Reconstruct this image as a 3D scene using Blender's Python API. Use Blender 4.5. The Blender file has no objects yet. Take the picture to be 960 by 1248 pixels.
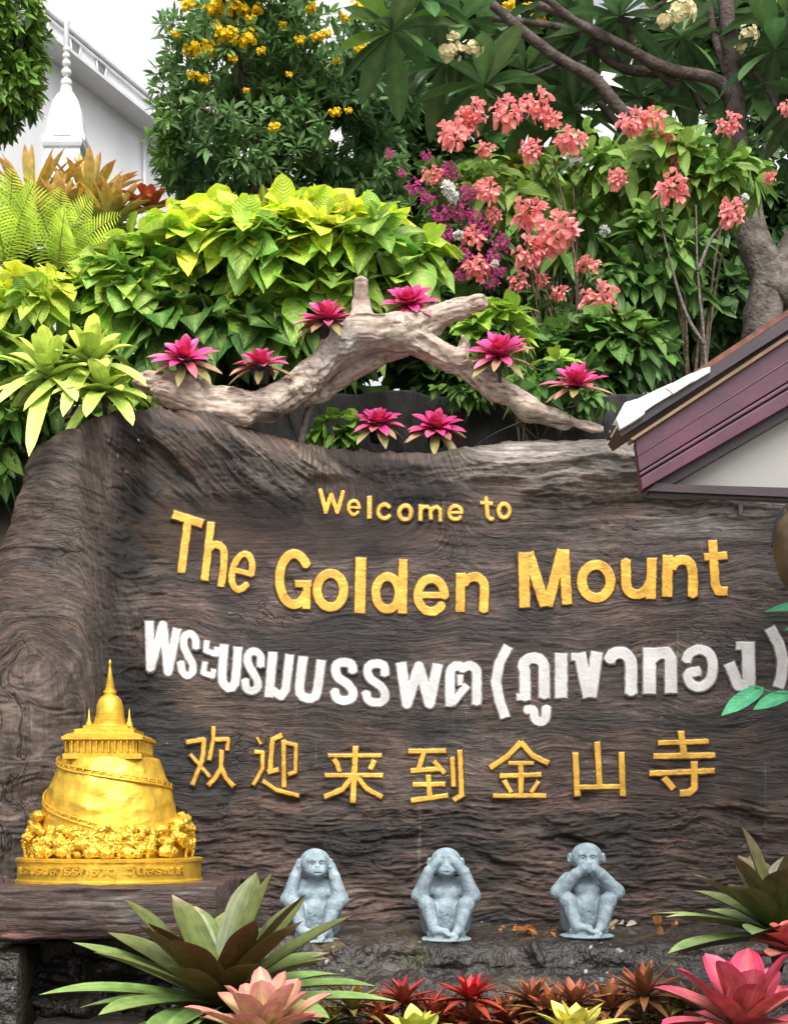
import bpy, math, random
import numpy as np
from mathutils import Vector
PI = math.pi
R = math.radians
random.seed(7)
rng = np.random.default_rng(11)
sc = bpy.context.scene
COL = sc.collection

# ------------------------------------------------------------------ camera, sky, sun, exposure
F = 1714.0                     # focal length in source pixels (960 wide)
CY, CZ, HY = -7.0, 1.6, 1000.0 # camera y, eye height, horizon row
cam = bpy.data.cameras.new("camera")
cam.sensor_fit = 'HORIZONTAL'
cam.sensor_width = 36.0
cam.lens = 36.0 * F / 960.0
cam.shift_y = (HY - 624.0) / 960.0
cam.clip_end = 500
cam_o = bpy.data.objects.new("camera", cam)
COL.objects.link(cam_o)
cam_o.location = (0, CY, CZ)
cam_o.rotation_euler = (R(90), 0, 0)
sc.camera = cam_o

SUN_EL, SUN_AZ = 54.0, 171.0  # azimuth: direction the light comes from, degrees from +Y clockwise
world = bpy.data.worlds.new("World")
sc.world = world
world.use_nodes = True
wn = world.node_tree.nodes
wn.clear()
sky = wn.new('ShaderNodeTexSky')
hsv = wn.new('ShaderNodeHueSaturation')
hsv.inputs['Saturation'].default_value = 0.2
hsv.inputs['Value'].default_value = 1.0
sky.sky_type = 'NISHITA'
sky.sun_disc = False
sky.sun_elevation = R(SUN_EL)
sky.sun_rotation = R(SUN_AZ)
sky.air_density = 1.0
sky.dust_density = 7.0
sky.ozone_density = 1.0
bgn = wn.new('ShaderNodeBackground')
bgn.inputs[1].default_value = 0.15
wo = wn.new('ShaderNodeOutputWorld')
world.node_tree.links.new(sky.outputs[0], hsv.inputs['Color'])
world.node_tree.links.new(hsv.outputs[0], bgn.inputs[0])
world.node_tree.links.new(bgn.outputs[0], wo.inputs[0])

sl = bpy.data.lights.new("sun", 'SUN')
sl.energy = 0.95
sl.angle = R(42)
sl.color = (1.0, 0.955, 0.89)
so = bpy.data.objects.new("sun", sl)
COL.objects.link(so)
_d = Vector((math.sin(R(SUN_AZ)) * math.cos(R(SUN_EL)), math.cos(R(SUN_AZ)) * math.cos(R(SUN_EL)), math.sin(R(SUN_EL))))
so.rotation_euler = (-_d).to_track_quat('-Z', 'Y').to_euler()
so.location = (-6, -8, 14)
sc.view_settings.view_transform = 'Standard'
sc.view_settings.look = 'None'
sc.view_settings.exposure = 0.92
sc.view_settings.gamma = 1.0
sc.view_settings.use_curve_mapping = False

# ------------------------------------------------------------------ helpers
def W(px, py, y):
    d = y - CY
    return np.array([(px - 480.0) * d / F, y, CZ + (HY - py) * d / F])
def S(y):                       # metres per source pixel at depth y
    return (y - CY) / F
def thing(name, label, cat, loc=(0, 0, 0), group=None):
    o = bpy.data.objects.new(name, None)
    COL.objects.link(o)
    o.location = [float(v) for v in loc]
    o.empty_display_size = 0.05
    return tag(o, label, cat, group)
def tag(o, label=None, cat=None, group=None, kind=None):
    if label: o['label'] = label
    if cat: o['category'] = cat
    if group: o['group'] = group
    if kind: o['kind'] = kind
    return o
def mk(name, V, Fs, mat, parent=None, col=None, smooth=True, local=False):
    V = np.asarray(V, dtype=np.float32).reshape(-1, 3)
    if parent is not None and not local:
        q_ = parent
        while q_ is not None:
            V = V - np.array(q_.location, dtype=np.float32); q_ = q_.parent
    if isinstance(Fs, np.ndarray): Fs = [Fs]
    Fs = [np.asarray(f, dtype=np.int32) for f in Fs if len(f)]
    me = bpy.data.meshes.new(name)
    me.vertices.add(len(V))
    me.vertices.foreach_set('co', V.ravel())
    tot = np.concatenate([np.full(len(f), f.shape[1], np.int32) for f in Fs])
    loops = np.concatenate([f.ravel() for f in Fs])
    me.loops.add(len(loops))
    me.loops.foreach_set('vertex_index', loops)
    me.polygons.add(len(tot))
    st = np.concatenate([[0], np.cumsum(tot)[:-1]]).astype(np.int32)
    me.polygons.foreach_set('loop_start', st)
    me.polygons.foreach_set('use_smooth', np.full(len(tot), smooth, dtype=bool))
    me.update(calc_edges=True)
    me.validate()
    if col is not None:
        a = me.color_attributes.new('Col', 'FLOAT_COLOR', 'POINT')
        c = np.ones((len(V), 4), np.float32)
        col = np.asarray(col)
        c[:, :3] = col[:, :3]
        a.data.foreach_set('color', c.ravel())
        if col.shape[1] > 3:
            a2 = me.attributes.new('Leaf', 'FLOAT_VECTOR', 'POINT')
            c2 = np.zeros((len(V), 3), np.float32); c2[:, :col.shape[1] - 3] = col[:, 3:]
            a2.data.foreach_set('vector', c2.ravel())
    me.materials.append(mat)
    o = bpy.data.objects.new(name, me)
    COL.objects.link(o)
    if parent is not None: o.parent = parent
    return o
class MB:                        # collects shapes for one mesh
    def __init__(s): s.V = []; s.F4 = []; s.F3 = []; s.C = []; s.n = 0
    def add(s, V, F4=None, F3=None, col=None):
        V = np.asarray(V, float).reshape(-1, 3)
        if F4 is not None and len(F4): s.F4.append(np.asarray(F4) + s.n)
        if F3 is not None and len(F3): s.F3.append(np.asarray(F3) + s.n)
        s.V.append(V)
        if col is not None: s.C.append(np.broadcast_to(np.asarray(col, float), (len(V), 3)))
        s.n += len(V)
        return s
    def box(s, x0, x1, y0, y1, z0, z1, f=None, col=None):
        v = np.array([[x, y, z] for x in (x0, x1) for y in (y0, y1) for z in (z0, z1)], float)
        if f is not None: v = np.array([f(*p) for p in v])
        q = [[0, 1, 3, 2], [4, 6, 7, 5], [0, 4, 5, 1], [2, 3, 7, 6], [0, 2, 6, 4], [1, 5, 7, 3]]
        return s.add(v, q, col=col)
    def prism(s, poly, y0, y1, f=None):
        """poly: (x,z) list, extruded in y; f maps points"""
        n = len(poly)
        v = np.array([[p[0], y0, p[1]] for p in poly] + [[p[0], y1, p[1]] for p in poly], float)
        if f is not None: v = np.array([f(*p) for p in v])
        q = [[i, (i + 1) % n, n + (i + 1) % n, n + i] for i in range(n)]
        t = [[0, i + 1, i] for i in range(1, n - 1)] + [[n, n + i, n + i + 1] for i in range(1, n - 1)]
        return s.add(v, q, t)
    def tube(s, pts, rad, n=8, col=None, noise=0.0):
        pts = np.asarray(pts, float); rad = np.broadcast_to(np.asarray(rad, float), (len(pts),))
        T = np.gradient(pts, axis=0); T /= np.linalg.norm(T, axis=1, keepdims=True) + 1e-9
        up = np.array([0.31, 0.2, 0.93]); up = up if abs(T[0] @ up) < .9 else np.array([1.0, 0, 0])
        V = []
        a = np.linspace(0, 2 * PI, n, endpoint=False)
        A = up - T[0] * (T[0] @ up)
        for i in range(len(pts)):
            A = A - T[i] * (T[i] @ A); A /= np.linalg.norm(A) + 1e-9
            B = np.cross(T[i], A)
            r = rad[i] * (1 + noise * rng.normal(size=n))[:, None]
            V.append(pts[i] + r * (np.cos(a)[:, None] * A + np.sin(a)[:, None] * B))
        V.append(pts[:1]); V.append(pts[-1:])
        V = np.concatenate(V)
        q = []; m = len(pts)
        for i in range(m - 1):
            for j in range(n):
                k = (j + 1) % n
                q.append([i * n + j, i * n + k, (i + 1) * n + k, (i + 1) * n + j])
        t = [[m * n, (j + 1) % n, j] for j in range(n)] + [[m * n + 1, (m - 1) * n + j, (m - 1) * n + (j + 1) % n] for j in range(n)]
        return s.add(V, q, t, col)
    def lathe(s, prof, c, n=32, rot=0.0, sq=1.0, fz=None):
        """prof: (r,z) list bottom to top around axis c=(x,y)"""
        a = np.linspace(0, 2 * PI, n, endpoint=False) + rot
        V = np.concatenate([np.stack([c[0] + r * np.cos(a), c[1] + sq * r * np.sin(a), np.full(n, z)], 1) for r, z in prof])
        m = len(prof); q = []
        for i in range(m - 1):
            for j in range(n):
                k = (j + 1) % n
                q.append([i * n + j, i * n + k, (i + 1) * n + k, (i + 1) * n + j])
        V = np.concatenate([V, [[c[0], c[1], prof[0][1]], [c[0], c[1], prof[-1][1]]]])
        t = [[m * n, (j + 1) % n, j] for j in range(n)] + [[m * n + 1, (m - 1) * n + j, (m - 1) * n + (j + 1) % n] for j in range(n)]
        return s.add(V, q, t)
    def build(s, name, mat, parent=None, smooth=False, local=False):
        V = np.concatenate(s.V)
        Fs = []
        if s.F4: Fs.append(np.concatenate(s.F4))
        if s.F3: Fs.append(np.concatenate(s.F3))
        return mk(name, V, Fs, mat, parent, np.concatenate(s.C) if s.C else None, smooth, local)
def smooth_by_angle(o, ang=35):
    me = o.data
    me.polygons.foreach_set('use_smooth', np.ones(len(me.polygons), dtype=bool))
    try: me.set_sharp_from_angle(angle=R(ang))
    except Exception: pass
    return o
def bevel(o, w, seg=2):
    m = o.modifiers.new('bevel', 'BEVEL'); m.width = w; m.segments = seg; m.limit_method = 'ANGLE'; m.angle_limit = R(40)
    return o

_prm = np.random.default_rng(3).permutation(256).astype(np.int32)
_prm = np.concatenate([_prm, _prm, _prm])
_g = np.random.default_rng(5).normal(size=(256, 3)); _g = (_g / np.linalg.norm(_g, axis=1, keepdims=True)).astype(np.float32)
def noise(x, y, z):
    x, y, z = np.broadcast_arrays(np.asarray(x, np.float32), np.asarray(y, np.float32), np.asarray(z, np.float32))
    xi = np.floor(x).astype(np.int32); yi = np.floor(y).astype(np.int32); zi = np.floor(z).astype(np.int32)
    xf = x - xi; yf = y - yi; zf = z - zi
    xi &= 255; yi &= 255; zi &= 255
    fade = lambda t: t * t * t * (t * (t * 6 - 15) + 10)
    u, v, w = fade(xf), fade(yf), fade(zf)
    def c(i, j, k):
        h = _prm[_prm[_prm[xi + i] + yi + j] + zi + k]
        g = _g[h]
        return g[..., 0] * (xf - i) + g[..., 1] * (yf - j) + g[..., 2] * (zf - k)
    L = lambda a, b, t: a + t * (b - a)
    return 1.6 * L(L(L(c(0, 0, 0), c(1, 0, 0), u), L(c(0, 1, 0), c(1, 1, 0), u), v),
                   L(L(c(0, 0, 1), c(1, 0, 1), u), L(c(0, 1, 1), c(1, 1, 1), u), v), w)
def fbm(x, y, z, o=4, g=0.5, l=2.03):
    r = 0; a = 1.0; t = 0
    for i in range(o):
        r = r + a * noise(x, y, z); t += a
        x, y, z = np.asarray(x) * l + 7.3, np.asarray(y) * l + 3.1, np.asarray(z) * l + 1.7
        a *= g
    return r / t
def sst(a, b, x):
    t = np.clip((x - a) / (b - a), 0, 1)
    return t * t * (3 - 2 * t)
def mix(a, b, t):
    return a + (b - a) * t
def nrm(v):
    v = np.asarray(v, float)
    return v / (np.linalg.norm(v, axis=-1, keepdims=True) + 1e-9)

# ------------------------------------------------------------------ materials
def new_mat(name):
    m = bpy.data.materials.new(name); m.use_nodes = True
    nt = m.node_tree; nt.nodes.clear()
    out = nt.nodes.new('ShaderNodeOutputMaterial')
    b = nt.nodes.new('ShaderNodeBsdfPrincipled')
    nt.links.new(b.outputs[0], out.inputs[0])
    return m, nt, b, out
def add_bump(nt, b, scale, strength, dist=0.01, detail=5, stretch=None, kind='noise'):
    tc = nt.nodes.new('ShaderNodeTexCoord'); mp = nt.nodes.new('ShaderNodeMapping')
    nt.links.new(tc.outputs['Object'], mp.inputs[0])
    if stretch: mp.inputs['Scale'].default_value = stretch
    n = nt.nodes.new('ShaderNodeTexNoise'); n.inputs['Scale'].default_value = scale; n.inputs['Detail'].default_value = detail
    nt.links.new(mp.outputs[0], n.inputs['Vector'])
    bp = nt.nodes.new('ShaderNodeBump'); bp.inputs['Strength'].default_value = strength; bp.inputs['Distance'].default_value = dist
    nt.links.new(n.outputs[0], bp.inputs['Height']); nt.links.new(bp.outputs[0], b.inputs['Normal'])
    return n
def solid(name, c, rough=0.6, metal=0.0, var=0.25, scale=12, bump=0.2, bscale=60, spec=0.4, stretch=None, c2=None, dist=0.01):
    m, nt, b, out = new_mat(name)
    tc = nt.nodes.new('ShaderNodeTexCoord'); mp = nt.nodes.new('ShaderNodeMapping')
    nt.links.new(tc.outputs['Object'], mp.inputs[0])
    if stretch: mp.inputs['Scale'].default_value = stretch
    n = nt.nodes.new('ShaderNodeTexNoise'); n.inputs['Scale'].default_value = scale; n.inputs['Detail'].default_value = 6
    nt.links.new(mp.outputs[0], n.inputs['Vector'])
    rp = nt.nodes.new('ShaderNodeValToRGB')
    ca = [v * (1 - var) for v in c]; cb = list(c2) if c2 else [min(1, v * (1 + var)) for v in c]
    rp.color_ramp.elements[0].position = 0.32; rp.color_ramp.elements[1].position = 0.68
    rp.color_ramp.elements[0].color = (*ca, 1); rp.color_ramp.elements[1].color = (*cb, 1)
    nt.links.new(n.outputs[0], rp.inputs[0]); nt.links.new(rp.outputs[0], b.inputs['Base Color'])
    b.inputs['Roughness'].default_value = rough; b.inputs['Metallic'].default_value = metal
    b.inputs['Specular IOR Level'].default_value = spec
    if bump: add_bump(nt, b, bscale, bump, stretch=stretch, dist=dist)
    return m
def colmat(name, rough=0.5, spec=0.35, transl=0.0, var=0.2, vscale=25, bump=0.0, bscale=80, metal=0.0, stretch=None, coat=0.0, dist=0.01, veins=None, grain=0.0):
    m, nt, b, out = new_mat(name)
    at = nt.nodes.new('ShaderNodeAttribute'); at.attribute_name = 'Col'
    tc = nt.nodes.new('ShaderNodeTexCoord')
    n = nt.nodes.new('ShaderNodeTexNoise'); n.inputs['Scale'].default_value = vscale; n.inputs['Detail'].default_value = 5
    nt.links.new(tc.outputs['Object'], n.inputs['Vector'])
    mr = nt.nodes.new('ShaderNodeMapRange'); mr.inputs['From Min'].default_value = 0.3; mr.inputs['From Max'].default_value = 0.7
    mr.inputs['To Min'].default_value = 1 - var; mr.inputs['To Max'].default_value = 1 + var
    nt.links.new(n.outputs[0], mr.inputs['Value'])
    mul = nt.nodes.new('ShaderNodeVectorMath'); mul.operation = 'SCALE'
    nt.links.new(at.outputs['Color'], mul.inputs[0]); nt.links.new(mr.outputs[0], mul.inputs['Scale'])
    nt.links.new(mul.outputs[0], b.inputs['Base Color'])
    b.inputs['Roughness'].default_value = rough; b.inputs['Specular IOR Level'].default_value = spec
    b.inputs['Metallic'].default_value = metal
    b.inputs['Coat Weight'].default_value = coat
    if bump: add_bump(nt, b, bscale, bump, stretch=stretch, dist=dist)
    if veins:
        la = nt.nodes.new('ShaderNodeAttribute'); la.attribute_name = 'Leaf'
        sx = nt.nodes.new('ShaderNodeSeparateXYZ'); nt.links.new(la.outputs['Vector'], sx.inputs[0])
        def M(op, a, b_=None, c_=None):
            n_ = nt.nodes.new('ShaderNodeMath'); n_.operation = op
            for i_, v_ in enumerate((a, b_, c_)):
                if v_ is None: continue
                if isinstance(v_, (int, float)): n_.inputs[i_].default_value = v_
                else: nt.links.new(v_, n_.inputs[i_])
            return n_.outputs[0]
        if veins == 'pinnate':
            ab = M('ABSOLUTE', sx.outputs[1])
            t_ = M('SUBTRACT', M('MULTIPLY', sx.outputs[0], 9.0), M('MULTIPLY', M('POWER', ab, 1.3), 2.2))
            sn = M('ABSOLUTE', M('SINE', M('MULTIPLY', t_, PI)))
            ln = M('POWER', M('SUBTRACT', 1.0, sn), 3.0)
            hgt_ = M('POWER', sn, 0.7)
            fac = M('ADD', 1.0, M('MULTIPLY', ln, 0.38)); bs, bd = 0.55, 0.006
        else:
            cm = nt.nodes.new('ShaderNodeCombineXYZ')
            nt.links.new(M('MULTIPLY', sx.outputs[0], 1.6), cm.inputs[0]); nt.links.new(M('MULTIPLY', sx.outputs[1], 9.0), cm.inputs[1]); nt.links.new(sx.outputs[2], cm.inputs[2])
            nz = nt.nodes.new('ShaderNodeTexNoise'); nz.inputs['Scale'].default_value = 1.0; nz.inputs['Detail'].default_value = 3
            nt.links.new(cm.outputs[0], nz.inputs['Vector'])
            hgt_ = nz.outputs[0]
            fac = M('ADD', 0.45, M('MULTIPLY', nz.outputs[0], 1.1)); bs, bd = 0.35, 0.004
        mul2 = nt.nodes.new('ShaderNodeVectorMath'); mul2.operation = 'SCALE'
        nt.links.new(mul.outputs[0], mul2.inputs[0]); nt.links.new(fac, mul2.inputs['Scale'])
        mul = mul2
        nt.links.new(mul.outputs[0], b.inputs['Base Color'])
        bp = nt.nodes.new('ShaderNodeBump'); bp.inputs['Strength'].default_value = bs; bp.inputs['Distance'].default_value = bd
        nt.links.new(hgt_, bp.inputs['Height']); nt.links.new(bp.outputs[0], b.inputs['Normal'])
    if grain:
        ga = nt.nodes.new('ShaderNodeAttribute'); ga.attribute_name = 'Leaf'
        def nz_(sc3, det, ro):
            mp_ = nt.nodes.new('ShaderNodeMapping'); mp_.inputs['Scale'].default_value = sc3
            nt.links.new(ga.outputs['Vector'], mp_.inputs[0])
            z_ = nt.nodes.new('ShaderNodeTexNoise'); z_.inputs['Scale'].default_value = 1.0; z_.inputs['Detail'].default_value = det; z_.inputs['Roughness'].default_value = ro
            z_.inputs['Distortion'].default_value = 0.6
            nt.links.new(mp_.outputs[0], z_.inputs['Vector']); return z_.outputs[0]
        n1 = nz_((7, 95, 7), 8, 0.68); n2 = nz_((26, 60, 26), 6, 0.7); n3 = nz_((3, 34, 3), 6, 0.6)
        def rng_(v, a, b_, lo_, hi_):
            r_ = nt.nodes.new('ShaderNodeMapRange'); nt.links.new(v, r_.inputs['Value'])
            for nm_, vv in (('From Min', a), ('From Max', b_), ('To Min', lo_), ('To Max', hi_)): r_.inputs[nm_].default_value = vv
            return r_.outputs[0]
        def mm(op, a, b_):
            n_ = nt.nodes.new('ShaderNodeMath'); n_.operation = op
            nt.links.new(a, n_.inputs[0]); 
            if isinstance(b_, float): n_.inputs[1].default_value = b_
            else: nt.links.new(b_, n_.inputs[1])
            return n_.outputs[0]
        mpv = nt.nodes.new('ShaderNodeMapping'); mpv.inputs['Scale'].default_value = (9, 40, 9)
        ad_ = nt.nodes.new('ShaderNodeVectorMath'); ad_.operation = 'ADD'
        nzv = nt.nodes.new('ShaderNodeTexNoise'); nzv.inputs['Scale'].default_value = 11.0; nzv.inputs['Detail'].default_value = 3
        scv = nt.nodes.new('ShaderNodeVectorMath'); scv.operation = 'SCALE'; scv.inputs['Scale'].default_value = 0.07
        nt.links.new(ga.outputs['Vector'], nzv.inputs['Vector']); nt.links.new(nzv.outputs['Color'], scv.inputs[0])
        nt.links.new(ga.outputs['Vector'], ad_.inputs[0]); nt.links.new(scv.outputs[0], ad_.inputs[1])
        nt.links.new(ad_.outputs[0], mpv.inputs[0])
        vo = nt.nodes.new('ShaderNodeTexVoronoi'); vo.feature = 'DISTANCE_TO_EDGE'; vo.inputs['Scale'].default_value = 1.0
        nt.links.new(mpv.outputs[0], vo.inputs['Vector'])
        cmk = nz_((2.2, 5, 2.2), 4, .6)
        def mixv(a, b_, f_):
            n_ = nt.nodes.new('ShaderNodeMix'); nt.links.new(f_, n_.inputs[0]); n_.inputs[2].default_value = a; nt.links.new(b_, n_.inputs[3]); return n_.outputs[0]
        crack = mixv(1.0, rng_(vo.outputs['Distance'], 0.0, .07, .30, 1.0), rng_(cmk, .50, .64, 0.0, .85))
        f1 = mm('MULTIPLY', mm('MULTIPLY', mm('MULTIPLY', crack, rng_(n1, .32, .68, .45, 1.42)), rng_(n2, .32, .7, .6, 1.45)), rng_(n3, .36, .64, .6, 1.4))
        mul2 = nt.nodes.new('ShaderNodeVectorMath'); mul2.operation = 'SCALE'
        nt.links.new(mul.outputs[0], mul2.inputs[0]); nt.links.new(f1, mul2.inputs['Scale'])
        nt.links.new(mul2.outputs[0], b.inputs['Base Color'])
        hh = mm('ADD', mm('ADD', mm('ADD', n1, n2), n3), crack)
        bp = nt.nodes.new('ShaderNodeBump'); bp.inputs['Strength'].default_value = 0.9; bp.inputs['Distance'].default_value = grain
        nt.links.new(hh, bp.inputs['Height']); nt.links.new(bp.outputs[0], b.inputs['Normal'])
    if transl > 0:
        tr = nt.nodes.new('ShaderNodeBsdfTranslucent')
        nt.links.new(mul.outputs[0], tr.inputs[0])
        mx = nt.nodes.new('ShaderNodeMixShader'); mx.inputs[0].default_value = transl
        nt.links.new(b.outputs[0], mx.inputs[1]); nt.links.new(tr.outputs[0], mx.inputs[2]); nt.links.new(mx.outputs[0], out.inputs[0])
    return m
M_leaf = colmat('leaf', 0.42, 0.4, 0.30, 0.18, 18, veins='pinnate')
M_leaf_gloss = colmat('glossy_leaf', 0.26, 0.6, 0.2, 0.18, 18)
M_brom = colmat('bromeliad_leaf', 0.36, 0.45, 0.18, 0.25, 22, veins='stripe')
M_petal = colmat('petal', 0.6, 0.2, 0.35, 0.12, 40)
M_cement = colmat('painted_cement_wood', 0.5, 0.45, 0, 0.22, 9, grain=0.011)
M_rock = colmat('wet_rock', 0.42, 0.5, 0, 0.5, 30, 1.0, 42, dist=0.02)
M_drift = colmat('driftwood', 0.75, 0.25, 0, 0.22, 30, 0.4, 120)
M_bark = colmat('bark', 0.85, 0.2, 0, 0.5, 14, 0.9, 40, dist=0.02)
M_gold = colmat('gold_paint', 0.36, 0.5, 0, 0.2, 18, 0.35, 45, metal=0.6)
M_goldletter = colmat('gold_letter_paint', 0.42, 0.5, 0, 0.28, 13, 0.3, 22, metal=0.25)
M_whiteletter = colmat('white_letter_paint', 0.6, 0.35, 0, 0.16, 9, 0.3, 24)
M_statue = colmat('statue_paint', 0.62, 0.35, 0, 0.22, 34, 0.6, 75)
M_white = solid('white_wall_paint', (0.74, 0.74, 0.75), 0.7, var=0.05, scale=1.6, bump=0.1, bscale=30, stretch=(1.6, 1.6, .35), c2=(0.82, 0.82, 0.83))
M_whitetrim = solid('white_trim_paint', (0.66, 0.66, 0.67), 0.6, var=0.06, scale=6, bump=0.1)
M_grey = solid('grey_opening', (0.2, 0.19, 0.19), 0.7, bump=0)
M_pinkpanel = solid('pale_pink_panel', (0.45, 0.3, 0.27), 0.7, bump=0)
M_pot = solid('black_plastic', (0.012, 0.012, 0.013), 0.4, var=0.2, bump=0)
M_pupil = solid('grey_pupil', (0.06, 0.07, 0.08), 0.5, bump=0)
M_soil = solid('soil', (0.035, 0.026, 0.02), 0.95, var=0.5, scale=8, bump=1.0, bscale=20, dist=0.04)
M_hill = solid('hill_soil', (0.03, 0.028, 0.02), 0.95, var=0.5, scale=3, bump=1.0, bscale=8, dist=0.05)
M_purple = solid('purple_painted_wood', (0.064, 0.011, 0.029), 0.36, var=0.3, scale=4, bump=0.1, bscale=30, spec=0.5)
M_darkwood = solid('dark_purple_wood', (0.022, 0.009, 0.014), 0.4, var=0.3, scale=8, bump=0.1, spec=0.5)
M_tan = solid('tan_strip', (0.33, 0.22, 0.13), 0.6, var=0.2, bump=0.1)
M_cream = solid('cream_board', (0.30, 0.295, 0.28), 0.6, var=0.06, scale=3, bump=0.05)
M_terra = solid('terracotta_tile', (0.14, 0.05, 0.032), 0.7, var=0.4, scale=20, bump=0.3)
M_capwhite = solid('white_mortar', (0.6, 0.59, 0.57), 0.75, var=0.22, scale=9, bump=0.3, bscale=30)
M_cable = solid('black_cable', (0.015, 0.015, 0.016), 0.5, bump=0)
M_brownpot = solid('brown_glazed_clay', (0.10, 0.07, 0.035), 0.45, var=0.5, scale=7, bump=0.3, bscale=25)
M_darkwall = solid('dark_stone_wall', (0.017, 0.0165, 0.016), 0.85, var=0.5, scale=5, bump=0.7, bscale=14, stretch=(2.5, 1, 0.7), dist=0.03)
M_paving = solid('paving', (0.3, 0.28, 0.25), 0.85, var=0.15, scale=3, bump=0.3)
M_purpleframe = solid('mauve_frame', (0.14, 0.07, 0.085), 0.6, var=0.2, bump=0.1)

# ------------------------------------------------------------------ surface nets
def snets(f, o, h):
    s = f < 0
    sh = np.array(f.shape) - 1
    sl3 = lambda i, j, k: (slice(i, i + sh[0]), slice(j, j + sh[1]), slice(k, k + sh[2]))
    acc = np.zeros((*sh, 3), np.float32); cnt = np.zeros(sh, np.float32)
    cs = [(i, j, k) for i in (0, 1) for j in (0, 1) for k in (0, 1)]
    for a in cs:
        for ax in range(3):
            if a[ax] == 1: continue
            b = list(a); b[ax] = 1
            fa = f[sl3(*a)]; fb = f[sl3(*b)]
            mk_ = (fa < 0) != (fb < 0)
            t = np.where(mk_, fa / np.where(mk_, fa - fb, 1), 0)
            for q in range(3):
                acc[..., q] += np.where(mk_, (a[q] + (t if q == ax else 0)), 0)
            cnt += mk_
    act = cnt > 0
    idx = np.full(sh, -1, np.int64); n = int(act.sum()); idx[act] = np.arange(n)
    ijk = np.argwhere(act)
    V = (ijk + acc[act] / cnt[act][:, None]) * h + np.asarray(o)
    Fq = []
    for ax in range(3):
        o1, o2 = [(1, 2), (2, 0), (0, 1)][ax]
        a = [slice(1, None)] * 3; a[ax] = slice(0, -1)
        b = [slice(1, None)] * 3; b[ax] = slice(1, None)
        A = s[tuple(a)]; B = s[tuple(b)]
        e = np.argwhere(A != B)
        if not len(e): continue
        flip = A[tuple(e.T)]
        e1 = e.copy()
        for q in range(3):
            if q != ax: e1[:, q] += 1
        ok = np.all(e1 < sh, axis=1); e1 = e1[ok]; flip = flip[ok]
        def g(d1, d2):
            t = e1.copy(); t[:, o1] -= d1; t[:, o2] -= d2
            return idx[tuple(t.T)]
        q = np.stack([g(1, 1), g(0, 1), g(0, 0), g(1, 0)], 1)
        q[~flip] = q[~flip][:, ::-1]
        Fq.append(q)
    return V, np.concatenate(Fq)
def grid3(lo, hi, h):
    ax = [np.arange(lo[i], hi[i] + h, h, dtype=np.float32) for i in range(3)]
    return np.stack(np.meshgrid(*ax, indexing='ij'), -1), np.array(lo)
def sd_cap(p, a, b, ra, rb):
    a = np.asarray(a, np.float32); b = np.asarray(b, np.float32); ba = b - a
    t = np.clip(((p - a) @ ba) / (ba @ ba + 1e-12), 0, 1)
    return np.linalg.norm(p - a - t[..., None] * ba, axis=-1) - (ra + (rb - ra) * t)
def sd_ell(p, c, r):
    q = (p - np.asarray(c, np.float32)) / np.asarray(r, np.float32)
    k = np.linalg.norm(q, axis=-1)
    return (k - 1) * min(r) * 0.5 + (k - 1) * 0.5 * float(np.mean(r))
def smin(a, b, k):
    if k <= 0: return np.minimum(a, b)
    h = np.clip(0.5 + 0.5 * (b - a) / k, 0, 1)
    return b + (a - b) * h - k * h * (1 - h)

# ------------------------------------------------------------------ leaves
def p_ovate(u): return np.clip(np.sin(PI * np.clip(u, 0, 1) ** 0.82), 0, 1) ** 0.62 * (1 - 0.42 * sst(.70, 1.0, u)) + 0.015 * (u < .05)
def p_ovate_old(u): return np.sin(PI * u ** 0.78) ** 0.85 * (1 - 0.18 * u) * (1 - 0.5 * np.clip((u - .8) / .2, 0, 1) ** 2 * (u < 1)) + 0.02 * (u < .05)
def p_lance(u): return np.clip(np.sin(PI * u ** 0.9), 0, 1) ** 0.8
def p_obl(u): return np.clip(np.sin(PI * np.clip(u, 0, 1) ** 1.25), 0, 1) ** 0.75
def p_strap(u):
    return (0.72 + 0.28 * np.sin(PI * np.clip(u * 1.1, 0, 1))) * np.sqrt(np.clip(1 - np.clip((u - .72) / .28, 0, 1) ** 2.2, 0, 1)) + 0.01
def p_strapm(u):
    return (0.80 + 0.20 * np.sin(PI * u)) * np.clip(1 - np.clip((u - .68) / .32, 0, 1) ** 2.0, 0, 1) + 0.01
def p_strap2(u):               # tapering strap with a pointed tip
    return (0.85 + 0.15 * np.sin(PI * u)) * np.clip(1 - np.clip((u - .45) / .55, 0, 1) ** 1.8, 0, 1) + 0.01
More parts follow.
